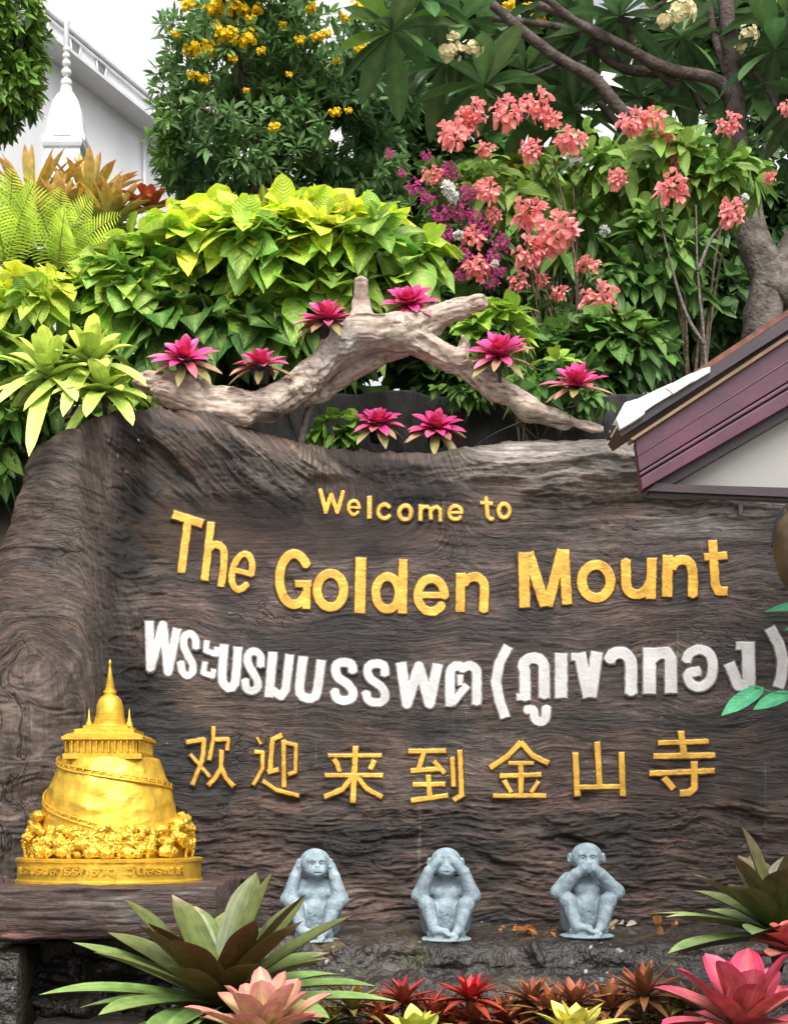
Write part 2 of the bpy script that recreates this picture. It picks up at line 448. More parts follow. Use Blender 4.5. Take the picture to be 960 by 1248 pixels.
def leaves(P, D, N, L, Wd, B, prof=p_ovate, ns=6, nc=3, fold=0.25, Cb=None, Ct=None, Cv=None, corr=0.0, twist=None, thick=0.0, Cub=None, Cut=None, dry=None, edge=None):
    P = np.asarray(P, float); n = len(P)
    D = nrm(D); N = np.asarray(N, float); N = nrm(N - D * np.sum(N * D, 1, keepdims=True)); Sd = np.cross(D, N)
    L = np.broadcast_to(L, (n,)).astype(float); Wd = np.broadcast_to(Wd, (n,)).astype(float)
    B = np.asarray(B, float)
    u = np.linspace(0, 1, ns + 1); s = np.linspace(-1, 1, nc)
    w = prof(u)
    C = P[:, None] + L[:, None, None] * (u[None, :, None] * D[:, None] + (u ** 2)[None, :, None] * B[:, None])
    T = nrm(D[:, None] + 2 * u[None, :, None] * B[:, None])
    Nu = nrm(np.cross(np.broadcast_to(Sd[:, None], T.shape), T))
    ww = Wd[:, None] * w[None]
    Sx = np.broadcast_to(Sd[:, None], T.shape)
    off = (np.abs(s) ** 1.5)[None, None] * fold * ww[..., None]
    if corr: off = off + corr * ww[..., None] * np.cos(u * 2 * PI * 5)[None, :, None] * (np.abs(s) * (1 - 0.3 * np.abs(s)))[None, None]
    V = C[:, :, None] + Sx[:, :, None] * (s[None, None] * ww[..., None])[..., None] + Nu[:, :, None] * off[..., None]
    cb = np.asarray(Cb, float); ct = np.asarray(Ct if Ct is not None else Cb, float)
    def colour(cb, ct):
        cb = np.broadcast_to(cb, (n, 3)); ct = np.broadcast_to(ct, (n, 3))
        K = cb[:, None, None] + (ct - cb)[:, None, None] * (u ** 1.3)[None, :, None, None]
        K = np.repeat(K, nc, 2)
        if Cv is not None and nc >= 3:
            wv = np.exp(-(s / 0.22) ** 2)[None, None, :, None]
            K = K + (np.asarray(Cv) - K) * wv * 0.55
        if edge is not None:
            we = (np.abs(s) > 0.95).astype(float)[None, None, :, None]
            K = K + (np.asarray(edge) - K) * we * 0.7
        if dry is not None:
            wd = (sst(dry[0], 1.0, u)[None, :] * dry[2][:, None])[:, :, None, None]
            K = K + (np.asarray(dry[1]) - K) * wd
        return K
    K = colour(cb, ct)
    uvw = np.stack([np.broadcast_to(u[None, :, None], (n, ns + 1, nc)), np.broadcast_to(s[None, None], (n, ns + 1, nc)), np.broadcast_to(rng.uniform(0, 50, n)[:, None, None], (n, ns + 1, nc))], -1)
    K = np.concatenate([K, uvw], -1)
    m = (ns + 1) * nc
    q = []
    for i in range(ns):
        for j in range(nc - 1):
            q.append([i * nc + j, i * nc + j + 1, (i + 1) * nc + j + 1, (i + 1) * nc + j])
    q = np.array(q)
    Fq = (q[None] + (np.arange(n) * m)[:, None, None]).reshape(-1, 4)
    V1 = V.reshape(-1, 3); K1 = K.reshape(-1, 6)
    if thick:
        V2 = (V - Nu[:, :, None] * thick * (1 - 0.5 * np.abs(s))[None, None, :, None]).reshape(-1, 3)
        K2 = np.concatenate([colour(np.asarray(Cub if Cub is not None else cb, float), np.asarray(Cut if Cut is not None else ct, float)), uvw], -1).reshape(-1, 6)
        return np.concatenate([V1, V2]), np.concatenate([Fq, Fq[:, ::-1] + len(V1)]), np.concatenate([K1, K2])
    return V1, Fq, K1
def join(parts):
    n = 0; V = []; Fq = []; K = []
    for v, f, k in parts:
        V.append(v); Fq.append(f + n); K.append(k); n += len(v)
    return np.concatenate(V), np.concatenate(Fq), np.concatenate(K)
def rdir(n, zmin=-1.0):
    v = nrm(rng.normal(size=(n * 4, 3)))
    v = v[v[:, 2] > zmin]
    return v[:n]
def jit(c, n, a=0.2):
    c = np.asarray(c, float)
    k = (1 + a * rng.normal(size=(n, 1)))
    h = 1 + a * 0.35 * rng.normal(size=(n, 3))
    return np.clip(np.broadcast_to(c, (n, 3)) * k * h, 0.003, 1)
def shoots(C, D, per, L, Wd, c_in, c_out, droop=0.5, spread=1.0, prof=p_ovate, ns=6, nc=3, fold=0.22, Cv=None, corr=0.0, lj=0.25, cj=0.2, up=0.25):
    """clusters of leaves around shoot tips C with axes D; c_* are (n,3) colours"""
    n = len(C); D = nrm(D)
    a1 = nrm(np.cross(D, rdir(n))); a2 = np.cross(D, a1)
    P = []; DD = []; LL = []; CC = []
    for k in range(per):
        ang = k * 2.399 + rng.uniform(0, 0.5, n)
        t = (k + 0.5) / per
        rad = np.cos(ang)[:, None] * a1 + np.sin(ang)[:, None] * a2
        el = spread * (0.45 + 0.75 * t)
        d = D * np.cos(el) + rad * np.sin(el) + 0.15 * rng.normal(size=(n, 3))
        P.append(C - D * (t * 0.35 * L) * rng.uniform(.6, 1.2, (n, 1)) + rad * 0.01)
        DD.append(d); LL.append(L * (0.6 + 0.45 * t) * (1 + lj * rng.uniform(-1, 1, n)))
        CC.append(mix(c_in, c_out, t))
    P = np.concatenate(P); DD = nrm(np.concatenate(DD)); LL = np.concatenate(LL); CC = np.concatenate(CC)
    m = len(P)
    CC = np.clip(CC * (1 + cj * rng.normal(size=(m, 1))) * (1 + 0.3 * cj * rng.normal(size=(m, 3))), 0.003, 1)
    N = np.tile(np.array([0, -.25, 1.0]), (m, 1)) + 0.45 * rng.normal(size=(m, 3)) + 0.5 * np.tile(nrm(D), (per, 1))
    Bv = np.tile(np.array([0, 0, -1.0]), (m, 1)) * (droop * rng.uniform(0.4, 1.3, (m, 1)))
    return leaves(P, DD, N, LL, LL * Wd * rng.uniform(.85, 1.15, m), Bv, prof, ns, nc, fold, CC * 0.92, CC, Cv, corr)
def blob_pts(blobs, n, shell=0.55):
    """points + outward directions in a union of ellipsoids (centre, radii), biased to the shell"""
    vol = np.array([b[1][0] * b[1][1] * b[1][2] for b in blobs]) ** (2 / 3.)
    pick = rng.choice(len(blobs), n, p=vol / vol.sum())
    c = np.array([b[0] for b in blobs])[pick]; r = np.array([b[1] for b in blobs])[pick]
    d = nrm(rng.normal(size=(n, 3)))
    t = shell + (1 - shell) * rng.uniform(0, 1, (n, 1)) ** 0.6
    P = c + d * r * t
    return P, nrm(d / r * np.mean(r, 1, keepdims=True))
def keep(P, f, thr):
    k = noise(P[:, 0] * f, P[:, 1] * f, P[:, 2] * f) > thr
    return k

def brom(name, label, c, n, L, Wd, cols, el=(80, 8), lean=(0, 0), droop=0.35, prof=p_strap, group=None, cat='bromeliad', pot=None, mat=None, dryp=0.0, fold=0.38, split=None, drycol=(0.35, 0.22, 0.13), inner=0.55, edge=None, tilt=0.0, cv=None, az0=None, kr=(.3, .75)):
    """rosette; cols = dict(ib,it,ob,ot[,ub,ut]): inner base/tip, outer base/tip, underside base/tip"""
    t = thing(name, label, cat, c, group)
    g = np.arange(n); tt = (g + 0.5) / n
    az = g * 2.39996 + rng.normal(0, 0.12, n) + (az0 if az0 is not None else rng.uniform(0, 6.28))
    e = np.radians(el[0] + (el[1] - el[0]) * tt ** 0.8 + rng.normal(0, 5, n))
    D = np.stack([np.cos(az) * np.cos(e), np.sin(az) * np.cos(e), np.sin(e)], 1)
    D = nrm(D + np.array([lean[0], lean[1], 0]) * 0.6)
    up = np.stack([-np.cos(az) * np.sin(e), -np.sin(az) * np.sin(e), np.cos(e)], 1)
    ct_, st_ = math.cos(R(tilt)), math.sin(R(tilt))
    rot = lambda a: np.stack([a[:, 0], a[:, 1] * ct_ - a[:, 2] * st_, a[:, 1] * st_ + a[:, 2] * ct_], 1)
    D = rot(D); up = rot(up)
    LL = L * (inner + (1 - inner) * np.minimum(1, tt * 1.6)) * rng.uniform(.85, 1.12, n)
    P = np.array(c) + rot(np.stack([np.cos(az), np.sin(az), 0 * az], 1) * (0.03 * L + 0.03 * L * tt)[:, None] + np.array([0, 0, 1]) * (0.16 * L * (1 - tt))[:, None])
    horiz = np.stack([np.cos(az), np.sin(az), 0 * az], 1)
    Bv = (horiz * 0.18 + np.array([0, 0, -1.0])) * (droop * (0.25 + 0.9 * tt) * rng.uniform(.6, 1.3, n))[:, None]
    k = tt[:, None]
    kk = sst(kr[0], kr[1], k)
    j = lambda a: np.clip(np.asarray(a) * (1 + 0.14 * rng.normal(size=(n, 1))), 0.003, 1)
    cb = j(mix(np.asarray(cols['ib']), np.asarray(cols['ob']), kk)); ct = j(mix(np.asarray(cols['it']), np.asarray(cols['ot']), kk))
    ub = j(np.broadcast_to(cols.get('ub', cb), (n, 3))); ut = j(np.broadcast_to(cols.get('ut', ct), (n, 3)))
    dry = (0.86, drycol, (rng.uniform(0, 1, n) < dryp).astype(float))
    ws = Wd * rng.uniform(.85, 1.15, n)
    def sub(sel, nm):
        if not sel.any(): return
        v, f, kcol = leaves(P[sel], D[sel], up[sel], LL[sel], ws[sel], Bv[sel], prof, 12, 5, fold, cb[sel], ct[sel], cv, 0, None, 0.002 + 0.004 * Wd, ub[sel], ut[sel], (dry[0], dry[1], dry[2][sel]), edge)
        mk(nm, v, f, mat or M_brom, t, kcol)
    if split is None: sub(np.ones(n, bool), 'rosette_leaves')
    else:
        sub(tt <= split, 'inner_leaves'); sub(tt > split, 'outer_leaves')
    if pot:
        r, h = pot
        MB().lathe([(r * .72, -h), (r * .98, -.01), (r * 1.06, -.008), (r * 1.06, .006), (r * .9, .006), (r * .88, -.02), (r * .1, -.02)], (0, 0), 20).build('pot', M_pot, t, True, True)
    else:
        MB().lathe([(0.035 * L, -0.12), (0.08 * L, -0.02), (0.09 * L, 0.06 * L), (0.02 * L, 0.12 * L)], (0, 0), 10).build('stem', M_bark_plain, t, True, True)
    return t
M_bark_plain = solid('plant_stem', (0.06, 0.05, 0.03), 0.8, var=0.3, bump=0.3)

# ------------------------------------------------------------------ ground, hill, soil
def sheet(name, xs, ys, zf, mat):
    X, Y = np.meshgrid(xs, ys, indexing='ij'); Z = zf(X, Y)
    n, m = X.shape
    V = np.stack([X, Y, Z], -1).reshape(-1, 3)
    i = np.arange(n * m).reshape(n, m)
    Fq = np.stack([i[:-1, :-1], i[1:, :-1], i[1:, 1:], i[:-1, 1:]], -1).reshape(-1, 4)
    return mk(name, V, Fq, mat)
o = sheet('ground', np.linspace(-150, 150, 40), np.linspace(-60, 250, 40), lambda x, y: 0 * x, M_paving); tag(o, kind='structure')
def hill_z(x, y):
    return 3.05 + 0.35 * sst(0.5, 1.0, y) + 0.33 * np.clip(y - 0.8, 0, 9) * sst(0.3, 2.0, y) * 0.8 + 0.1 * fbm(x * .8, y * .8, 0 * x, 3) + 0.55 * sst(-.8, -2.0, x) * sst(.3, 1.2, y)
ys = np.concatenate([[0.43, 0.435], np.linspace(0.5, 20, 80)])
def hz(x, y):
    z = hill_z(x, y)
    z = np.where(y < 0.432, -0.05, z)
    return z
o = sheet('hillside', np.linspace(-14, 14, 120), ys, hz, M_hill); tag(o, kind='structure')
def soil_z(x, y):
    return 0.70 + 0.05 * fbm(x * 3, y * 3, 0 * x, 3) - 0.75 * sst(-2.9, -3.4, y)
o = sheet('planter_soil', np.linspace(-3.5, 3.5, 90), np.linspace(-3.5, 0.3, 60), soil_z, M_soil); tag(o, kind='structure')

# ------------------------------------------------------------------ sign wall
PLAN = np.array([(-1.55, 1.05), (-1.76, .72), (-1.86, .38), (-1.83, .08), (-1.70, -.13), (-1.52, -.20), (-1.36, -.12), (-1.22, .0), (-1.0, .06),
                 (-.5, .11), (0, .13), (.5, .12), (1, .07), (1.5, .02), (2.0, -.03), (2.5, -.05), (2.9, 0.0), (3.05, .2), (3.0, .5)])
def catmull(P, n):
    P = np.asarray(P, float); Q = np.concatenate([[2 * P[0] - P[1]], P, [2 * P[-1] - P[-2]]])
    out = []
    for i in range(len(P) - 1):
        t = np.linspace(0, 1, 40, endpoint=False)[:, None]
        a, b, c, d = Q[i:i + 4]
        out.append(0.5 * ((2 * b) + (c - a) * t + (2 * a - 5 * b + 4 * c - d) * t ** 2 + (-a + 3 * b - 3 * c + d) * t ** 3))
    out = np.concatenate(out + [P[-1:]])
    s = np.concatenate([[0], np.cumsum(np.linalg.norm(np.diff(out, axis=0), axis=1))])
    ss = np.linspace(0, s[-1], n)
    return np.stack([np.interp(ss, s, out[:, k]) for k in range(out.shape[1])], 1), s[-1]
_pc, _ = catmull(PLAN, 2000)
_fr = (_pc[:, 0] > -1.52) & (np.arange(2000) > 500) & (_pc[:, 1] < 0.15) & (np.arange(2000) < 1800)
_fx, _fy = _pc[_fr, 0], _pc[_fr, 1]
_o = np.argsort(_fx); _fx, _fy = _fx[_o], _fy[_o]
def wall_y(x): return np.interp(x, _fx, _fy)
def on_wall(px, py, off=0.0):
    y = np.zeros_like(np.asarray(px, float))
    for _ in range(8):
        x = (px - 480.0) * (y - CY) / F
        y = wall_y(x) - off
    d = y - CY
    return np.stack([(px - 480.0) * d / F, y, CZ + (HY - py) * d / F], -1)
TOPS = np.array([(-60, 600), (0, 566), (35, 540), (70, 518), (110, 507), (150, 500), (200, 500), (250, 506), (300, 520), (350, 533), (400, 541), (450, 547), (520, 550), (570, 545), (620, 538), (700, 535), (770, 536), (840, 545), (960, 560), (1200, 560)], float)
def seg_dist(px, py, pts):
    d = np.full(np.shape(px), 1e9)
    for (x0, y0), (x1, y1) in zip(pts[:-1], pts[1:]):
        t = np.clip(((px - x0) * (x1 - x0) + (py - y0) * (y1 - y0)) / ((x1 - x0) ** 2 + (y1 - y0) ** 2), 0, 1)
        d = np.minimum(d, np.hypot(px - x0 - t * (x1 - x0), py - y0 - t * (y1 - y0)))
    return d
sign = thing('sign_wall', 'long brown cement wall shaped like weathered wood, carved with gold and white welcome lettering', 'sign wall', (0, 0, 0.6))
def build_wall():
    h = 0.0058
    pc, ln = catmull(PLAN, int(6.7 / h))
    n = len(pc)
    tg = np.gradient(pc, axis=0); tg /= np.linalg.norm(tg, axis=1, keepdims=True)
    nr = np.stack([tg[:, 1], -tg[:, 0]], 1)      # outward (towards the viewer on the front)
    dtop = pc[:, 1] - CY
    pxc = 480 + pc[:, 0] * F / dtop
    sidx = np.linspace(0, 1, n)
    ztop = CZ + (HY - np.interp(pxc, TOPS[:, 0], TOPS[:, 1])) * np.minimum(dtop, 7.15) / F
    ztop = ztop - 0.10 * (pc[:, 1] > .3) * (pc[:, 0] < -1)
    Z0 = 0.62
    rr = 0.09
    mf = int(2.9 / h)
    tz = np.linspace(0, 1, mf)
    Zf = Z0 + (ztop - rr - Z0)[:, None] * tz[None]
    inn = np.zeros_like(Zf)
    ma = 18
    a = np.linspace(0, PI / 2, ma + 1)[1:]
    Za = (ztop - rr)[:, None] + rr * np.sin(a)[None]
    ina = np.broadcast_to(rr * (1 - np.cos(a))[None], Za.shape)
    mb = 50
    tb = np.linspace(0, 1, mb + 1)[1:]
    Zb = ztop[:, None] - 0 * tb[None]
    inb = np.broadcast_to(rr + 0.32 * tb[None], Zb.shape)
    mc = 12
    tcc = np.linspace(0, 1, mc + 1)[1:]
    Zc = ztop[:, None] - (ztop - 0.6)[:, None] * tcc[None]
    inc = np.broadcast_to(rr + 0.32, Zc.shape)
    Z = np.concatenate([Zf, Za, Zb, Zc], 1); IN = np.concatenate([inn, ina, inb, inc], 1)
    up = np.concatenate([0 * Zf, np.broadcast_to(np.sin(a)[None], Za.shape), 0 * Zb + 1, 0 * Zc], 1)
    back = np.concatenate([0 * Zf, 0 * Za, 0 * Zb, 0 * Zc + 1], 1)
    X = pc[:, 0][:, None] - nr[:, 0][:, None] * IN
    Y = pc[:, 1][:, None] - nr[:, 1][:, None] * IN
    # left trunk swells towards the foot
    wl = sst(-1.1, -1.75, pc[:, 0])[:, None] * np.clip(3.45 - Z, 0, 3)
    X = X - 0.26 * wl * sst(0.9, 0.0, IN) * 1.0
    Y = Y - 0.06 * wl
    d = Y - CY
    PX = 480 + X * F / d; PY = HY - (Z - CZ) * F / d
    # grain coordinate q: iso lines of q are the grain
    warp = fbm(X * 1.4, Z * 2.2, 0 * X + 3, 3)
    q0 = Z + 0.10 * warp
    r1 = np.hypot((PX - 48) / 0.85, (PY - 712)) * S(0) * 1.0
    rs = np.hypot((PX - 40) / 0.95, (PY - 790) * np.where(PY < 790, .8, 1.5)) * S(0)
    qL = 0.6 * rs + 0.4 * Z + 0.09 * warp + 0.02 * noise(X * 5, Z * 5, 0 * X + 77)
    qT = (PY * 0.75 - PX * 0.65) * S(0) + 0.10 * warp
    wL = sst(185, 95, PX) ; wT = sst(560, 330, PX - 0.3 * (PY - 500)) * sst(690, 600, PY + 0 * PX) * (1 - wL)
    def grain(q, f, s): return fbm(X * 2.2 + s, q * f, Y * 2 + s, 4, 0.55)
    def ridg(q, f, s): return 1 - np.abs(noise(X * 1.7 + s, q * f, 0 * X + s * 1.3)) * 2
    def lay(fn): return fn(q0) * (1 - wL) * (1 - wT) + fn(qL) * wL + fn(qT) * wT
    g1 = lay(lambda q: grain(q, 11, 2.0)); g2 = lay(lambda q: grain(q, 34, 5.0)); g3 = lay(lambda q: ridg(q, 20, 9.0))
    g4 = lay(lambda q: noise(X * 5 + 1.5 * noise(X * 3, q * 8, 0 * X), q * 84, 0 * X + 4))
    lump = fbm(X * 2.0, Z * 2.6, Y * 2 + 9, 3)
    rough = 1 - (0.5 + .3 * np.exp(-(rs / .22) ** 2)) * wL
    g5 = lay(lambda q: fbm(X * 9 + 3, q * 62 + 7, 0 * X + 14, 2))
    g6 = noise(X * 26, Z * 60, Y * 20 + 8)
    disp = 0.024 * lump + 0.008 * g1 * rough + 0.008 * g2 * rough + 0.0060 * g4 * rough + 0.0075 * g5 * (1 - .4 * wL) + 0.004 * g6 * rough + 0.005 * np.clip(g3, -1, 1) * (1 - .6 * wL)
    # crumpled texture lower down between and behind the statues
    low = sst(860, 960, PY) * sst(150, 260, PX)
    disp += low * 0.009 * fbm(X * 7, Z * 11, 0 * X, 4)
    # chipped, stepped layers
    t1 = lay(lambda q: fbm(X * 2.4 + 60, q * 9 + 3, 0 * X + 5, 3)); t2 = lay(lambda q: fbm(X * 4.5 + 20, q * 17 + 9, 0 * X + 15, 3))
    disp += 0.62 * (0.014 * sst(-.02, .03, t1 - .08) - 0.010 * sst(-.02, .03, -t1 - .16) + 0.008 * sst(-.02, .03, t2 - .12) - 0.007 * sst(-.015, .02, -t2 - .18)) * rough
    # gouges
    gou = sst(0.42, 0.75, lay(lambda q: noise(X * 2.6 + 40, q * 9 + 11, 0 * X))) * (1 - 0.7 * wL)
    disp -= 0.03 * gou
    # grooves beside the left trunk
    gd = seg_dist(PX, PY, [(190, 530), (182, 600), (168, 690), (150, 770), (175, 850), (225, 905)])
    disp -= 0.03 * np.exp(-(gd / 30) ** 2)
    gd2 = seg_dist(PX, PY, [(178, 560), (260, 640), (300, 650)])
    disp -= 0.03 * np.exp(-(gd2 / 14) ** 2)
    # upper log ridge on the right and roots running down from upper left
    rd = seg_dist(PX, PY, [(420, 575), (560, 590), (640, 600), (760, 575), (900, 600)])
    disp += 0.045 * np.exp(-((PY - 560) / 26) ** 2) * sst(520, 650, PX) + 0.03 * np.exp(-(rd / 18) ** 2) * sst(560, 660, PX)
    rt = seg_dist(PX, PY, [(190, 510), (270, 545), (350, 610), (430, 640)])
    disp += 0.05 * np.exp(-(rt / 30) ** 2)
    rt2 = seg_dist(PX, PY, [(250, 515), (340, 560), (400, 580)])
    disp += 0.03 * np.exp(-(rt2 / 14) ** 2)
    hole = np.exp(-(((PX - 750) / 60) ** 2 + ((PY - 622) / 14) ** 2))
    disp -= 0.03 * hole
    # calm the surface under the lettering
    calm = np.clip(sst(600, 640, PY) * sst(985, 940, PY) * sst(170, 230, PX), 0, 1) * 0.55
    disp *= (1 - calm)
    tx = sst(368, 385, PX) * sst(645, 628, PX) * sst(578, 592, PY) * sst(656, 642, PY)
    tx = np.maximum(tx, sst(612, 650, PY - 40 * sst(330, 200, PX)) * sst(988, 975, PY) * sst(165, 195, PX))
    tx = np.maximum(tx, sst(195, 205, PX) * sst(330, 300, PX) * sst(600, 612, PY) * sst(720, 700, PY))
    disp = mix(disp, np.clip(disp * .8 - 0.004, -.03, .003), tx)
    disp = disp * (1 - back)
    X = X + disp * nr[:, 0][:, None] * (1 - 0.7 * up); Y = Y + disp * nr[:, 1][:, None] * (1 - 0.7 * up); Z = Z + disp * up * 0.8
    # ------- paint
    base = np.array([0.068, 0.046, 0.035]); dark = np.array([0.011, 0.0102, 0.010]); lite = np.array([0.175, 0.140, 0.114]); red = np.array([0.084, 0.041, 0.028]); och = np.array([0.17, 0.115, 0.06])
    K = np.broadcast_to(base, (*X.shape, 3)).copy()
    def put(c, w): 
        nonlocal K
        K = K + (c - K) * np.clip(w, 0, 1)[..., None]
    b1 = fbm(X * 1.1, Z * 1.8, 0 * X + 21, 4); b2 = fbm(X * 1.6 + 4, Z * 2.5, 0 * X + 33, 4)
    put(red, sst(-0.05, 0.35, b2) * 0.55)
    put(dark, sst(-0.02, 0.26, b1) * 0.85)
    put(lite, sst(0.1, 0.5, -b1) * 0.45)
    put(base * 1.3, wL * 0.7)
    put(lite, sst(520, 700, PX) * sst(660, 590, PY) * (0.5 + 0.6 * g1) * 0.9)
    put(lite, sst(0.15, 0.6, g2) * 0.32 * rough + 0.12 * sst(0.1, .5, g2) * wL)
    put(dark, sst(0.05, 0.5, -g2) * 0.62)
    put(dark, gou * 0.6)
    put(lite, sst(0.12, 0.6, g5) * 0.3 * rough + sst(.25, .7, g4) * .2)
    put(dark, sst(0.1, 0.55, -g5) * 0.5 * rough + sst(.15, .6, -g4) * .42)
    put(np.array([0.11, .062, .055]), sst(0.1, .5, noise(X * 3 + 8, q0 * 26, 0 * X)) * .5 * (1 - wL))
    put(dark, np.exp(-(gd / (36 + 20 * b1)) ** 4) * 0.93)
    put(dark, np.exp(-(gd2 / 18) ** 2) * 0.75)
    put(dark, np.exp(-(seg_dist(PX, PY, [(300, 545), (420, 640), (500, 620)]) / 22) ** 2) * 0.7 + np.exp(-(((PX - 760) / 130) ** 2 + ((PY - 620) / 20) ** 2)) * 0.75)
    put(dark, np.exp(-(((PX - 915) / 60) ** 2 + ((PY - 660) / 60) ** 2)) * 0.7)
    put(och, np.exp(-(((PX - 255) / 40) ** 2 + ((PY - 855) / 22) ** 2)) * 0.7 + np.exp(-(((PX - 200) / 16) ** 2 + ((PY - 650) / 40) ** 2)) * 0.6)
    put(np.array([0.2, 0.165, 0.15]), np.exp(-(((PX - 165) / 22) ** 2 + ((PY - 745) / 40) ** 2)) * 0.6)
    put(red * 1.4, np.exp(-(((PX - 185) / 22) ** 2 + ((PY - 765) / 36) ** 2)) * 0.55)
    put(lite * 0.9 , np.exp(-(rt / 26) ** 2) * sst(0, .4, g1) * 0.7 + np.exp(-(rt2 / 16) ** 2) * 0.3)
    put(np.array([0.3, 0.2, 0.195]), np.exp(-(((PX - 225) / 45) ** 2 + ((PY - 492) / 16) ** 2)) * 0.8)
    put(np.array([0.065, 0.048, 0.044]), sst(600, 660, PY) * sst(900, 860, PY) * sst(200, 260, PX) * 0.45)
    put(dark * 1.2, sst(780, 880, PX) * sst(860, 900, PY) * 0.35)
    put(dark, np.exp(-((PY - 762 - 10 * b2) / 15) ** 2) * sst(330, 420, PX) * .7 + np.exp(-((PY - 882 - 14 * b1) / 16) ** 2) * sst(330, 420, PX) * .65)
    put(dark * 1.1, np.exp(-(seg_dist(PX, PY, [(200, 905), (215, 960), (330, 1000), (420, 1040)]) / 34) ** 2) * .7)
    put(np.array([.125, .08, .072]), np.exp(-(((PX - 330) / 130) ** 2 + ((PY - 720) / 30) ** 2)) * .6 + np.exp(-(((PX - 700) / 200) ** 2 + ((PY - 740) / 26) ** 2)) * .4)
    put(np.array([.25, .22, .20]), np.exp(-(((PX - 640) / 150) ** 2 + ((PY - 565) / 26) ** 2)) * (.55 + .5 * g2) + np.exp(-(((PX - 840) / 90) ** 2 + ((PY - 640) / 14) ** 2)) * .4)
    b3 = fbm(X * 2.2 + 50, Z * 3.4 + 9, 0 * X + 61, 4)
    put(dark * 1.1, sst(.06, .26, b3) * .7 * (1 - .5 * wL)); put(np.array([.10, .06, .042]), sst(.1, .3, -b3) * .5)
    put(dark, sst(.12, .3, t1) * .25 * (1 - wL) + sst(.2, .3, -t2) * .4 * rough)
    put(np.array([.15, .118, .098]), np.exp(-(((PX - 105) / 32) ** 2 + ((PY - 690) / 130) ** 2)) * .5)
    put(np.array([.20, .155, .10]), np.exp(-(rt2 / 20) ** 2) * sst(-.1, .3, g2) * .6)
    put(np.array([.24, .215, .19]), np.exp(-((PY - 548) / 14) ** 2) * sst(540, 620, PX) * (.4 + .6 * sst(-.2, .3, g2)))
    # narrow white drip streaks and pale specks
    drip = sst(0.62, 0.7, noise(X * 42, Z * 1.1, 0 * X + 6)) * sst(0.1, 0.3, noise(X * 3, Z * 2, 0 * X + 15)) * (1 - wL)
    put(np.array([0.35, 0.34, 0.33]), drip * 0.16)
    spk = sst(0.72, 0.78, noise(X * 55, Z * 55, 0 * X + 2)) * sst(.25, .5, noise(X * 4, Z * 4, 0 * X + 52))
    put(np.array([0.5, 0.48, 0.45]), spk * 0.6)
    put(np.array([0.07, 0.075, 0.03]), sst(.1, .6, fbm(X * 4, Z * 4, Y * 4, 3)) * up * 0.6)
    m = Z.shape[1]
    i = np.arange(n * m).reshape(n, m)
    Fq = np.stack([i[:-1, :-1], i[1:, :-1], i[1:, 1:], i[:-1, 1:]], -1).reshape(-1, 4)
    V = np.stack([X, Y, Z], -1).reshape(-1, 3)
    QB = q0 * (1 - wL) * (1 - wT) + (.42 * rs + .58 * Z + .09 * warp) * wL + qT * wT
    G = np.stack([X + 0.7 * Y, QB + 0.015 * lump, Y * 0.3 + wL * 3 + wT * 5], -1).reshape(-1, 3)
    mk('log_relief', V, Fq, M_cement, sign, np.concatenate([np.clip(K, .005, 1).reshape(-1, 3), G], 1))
build_wall()

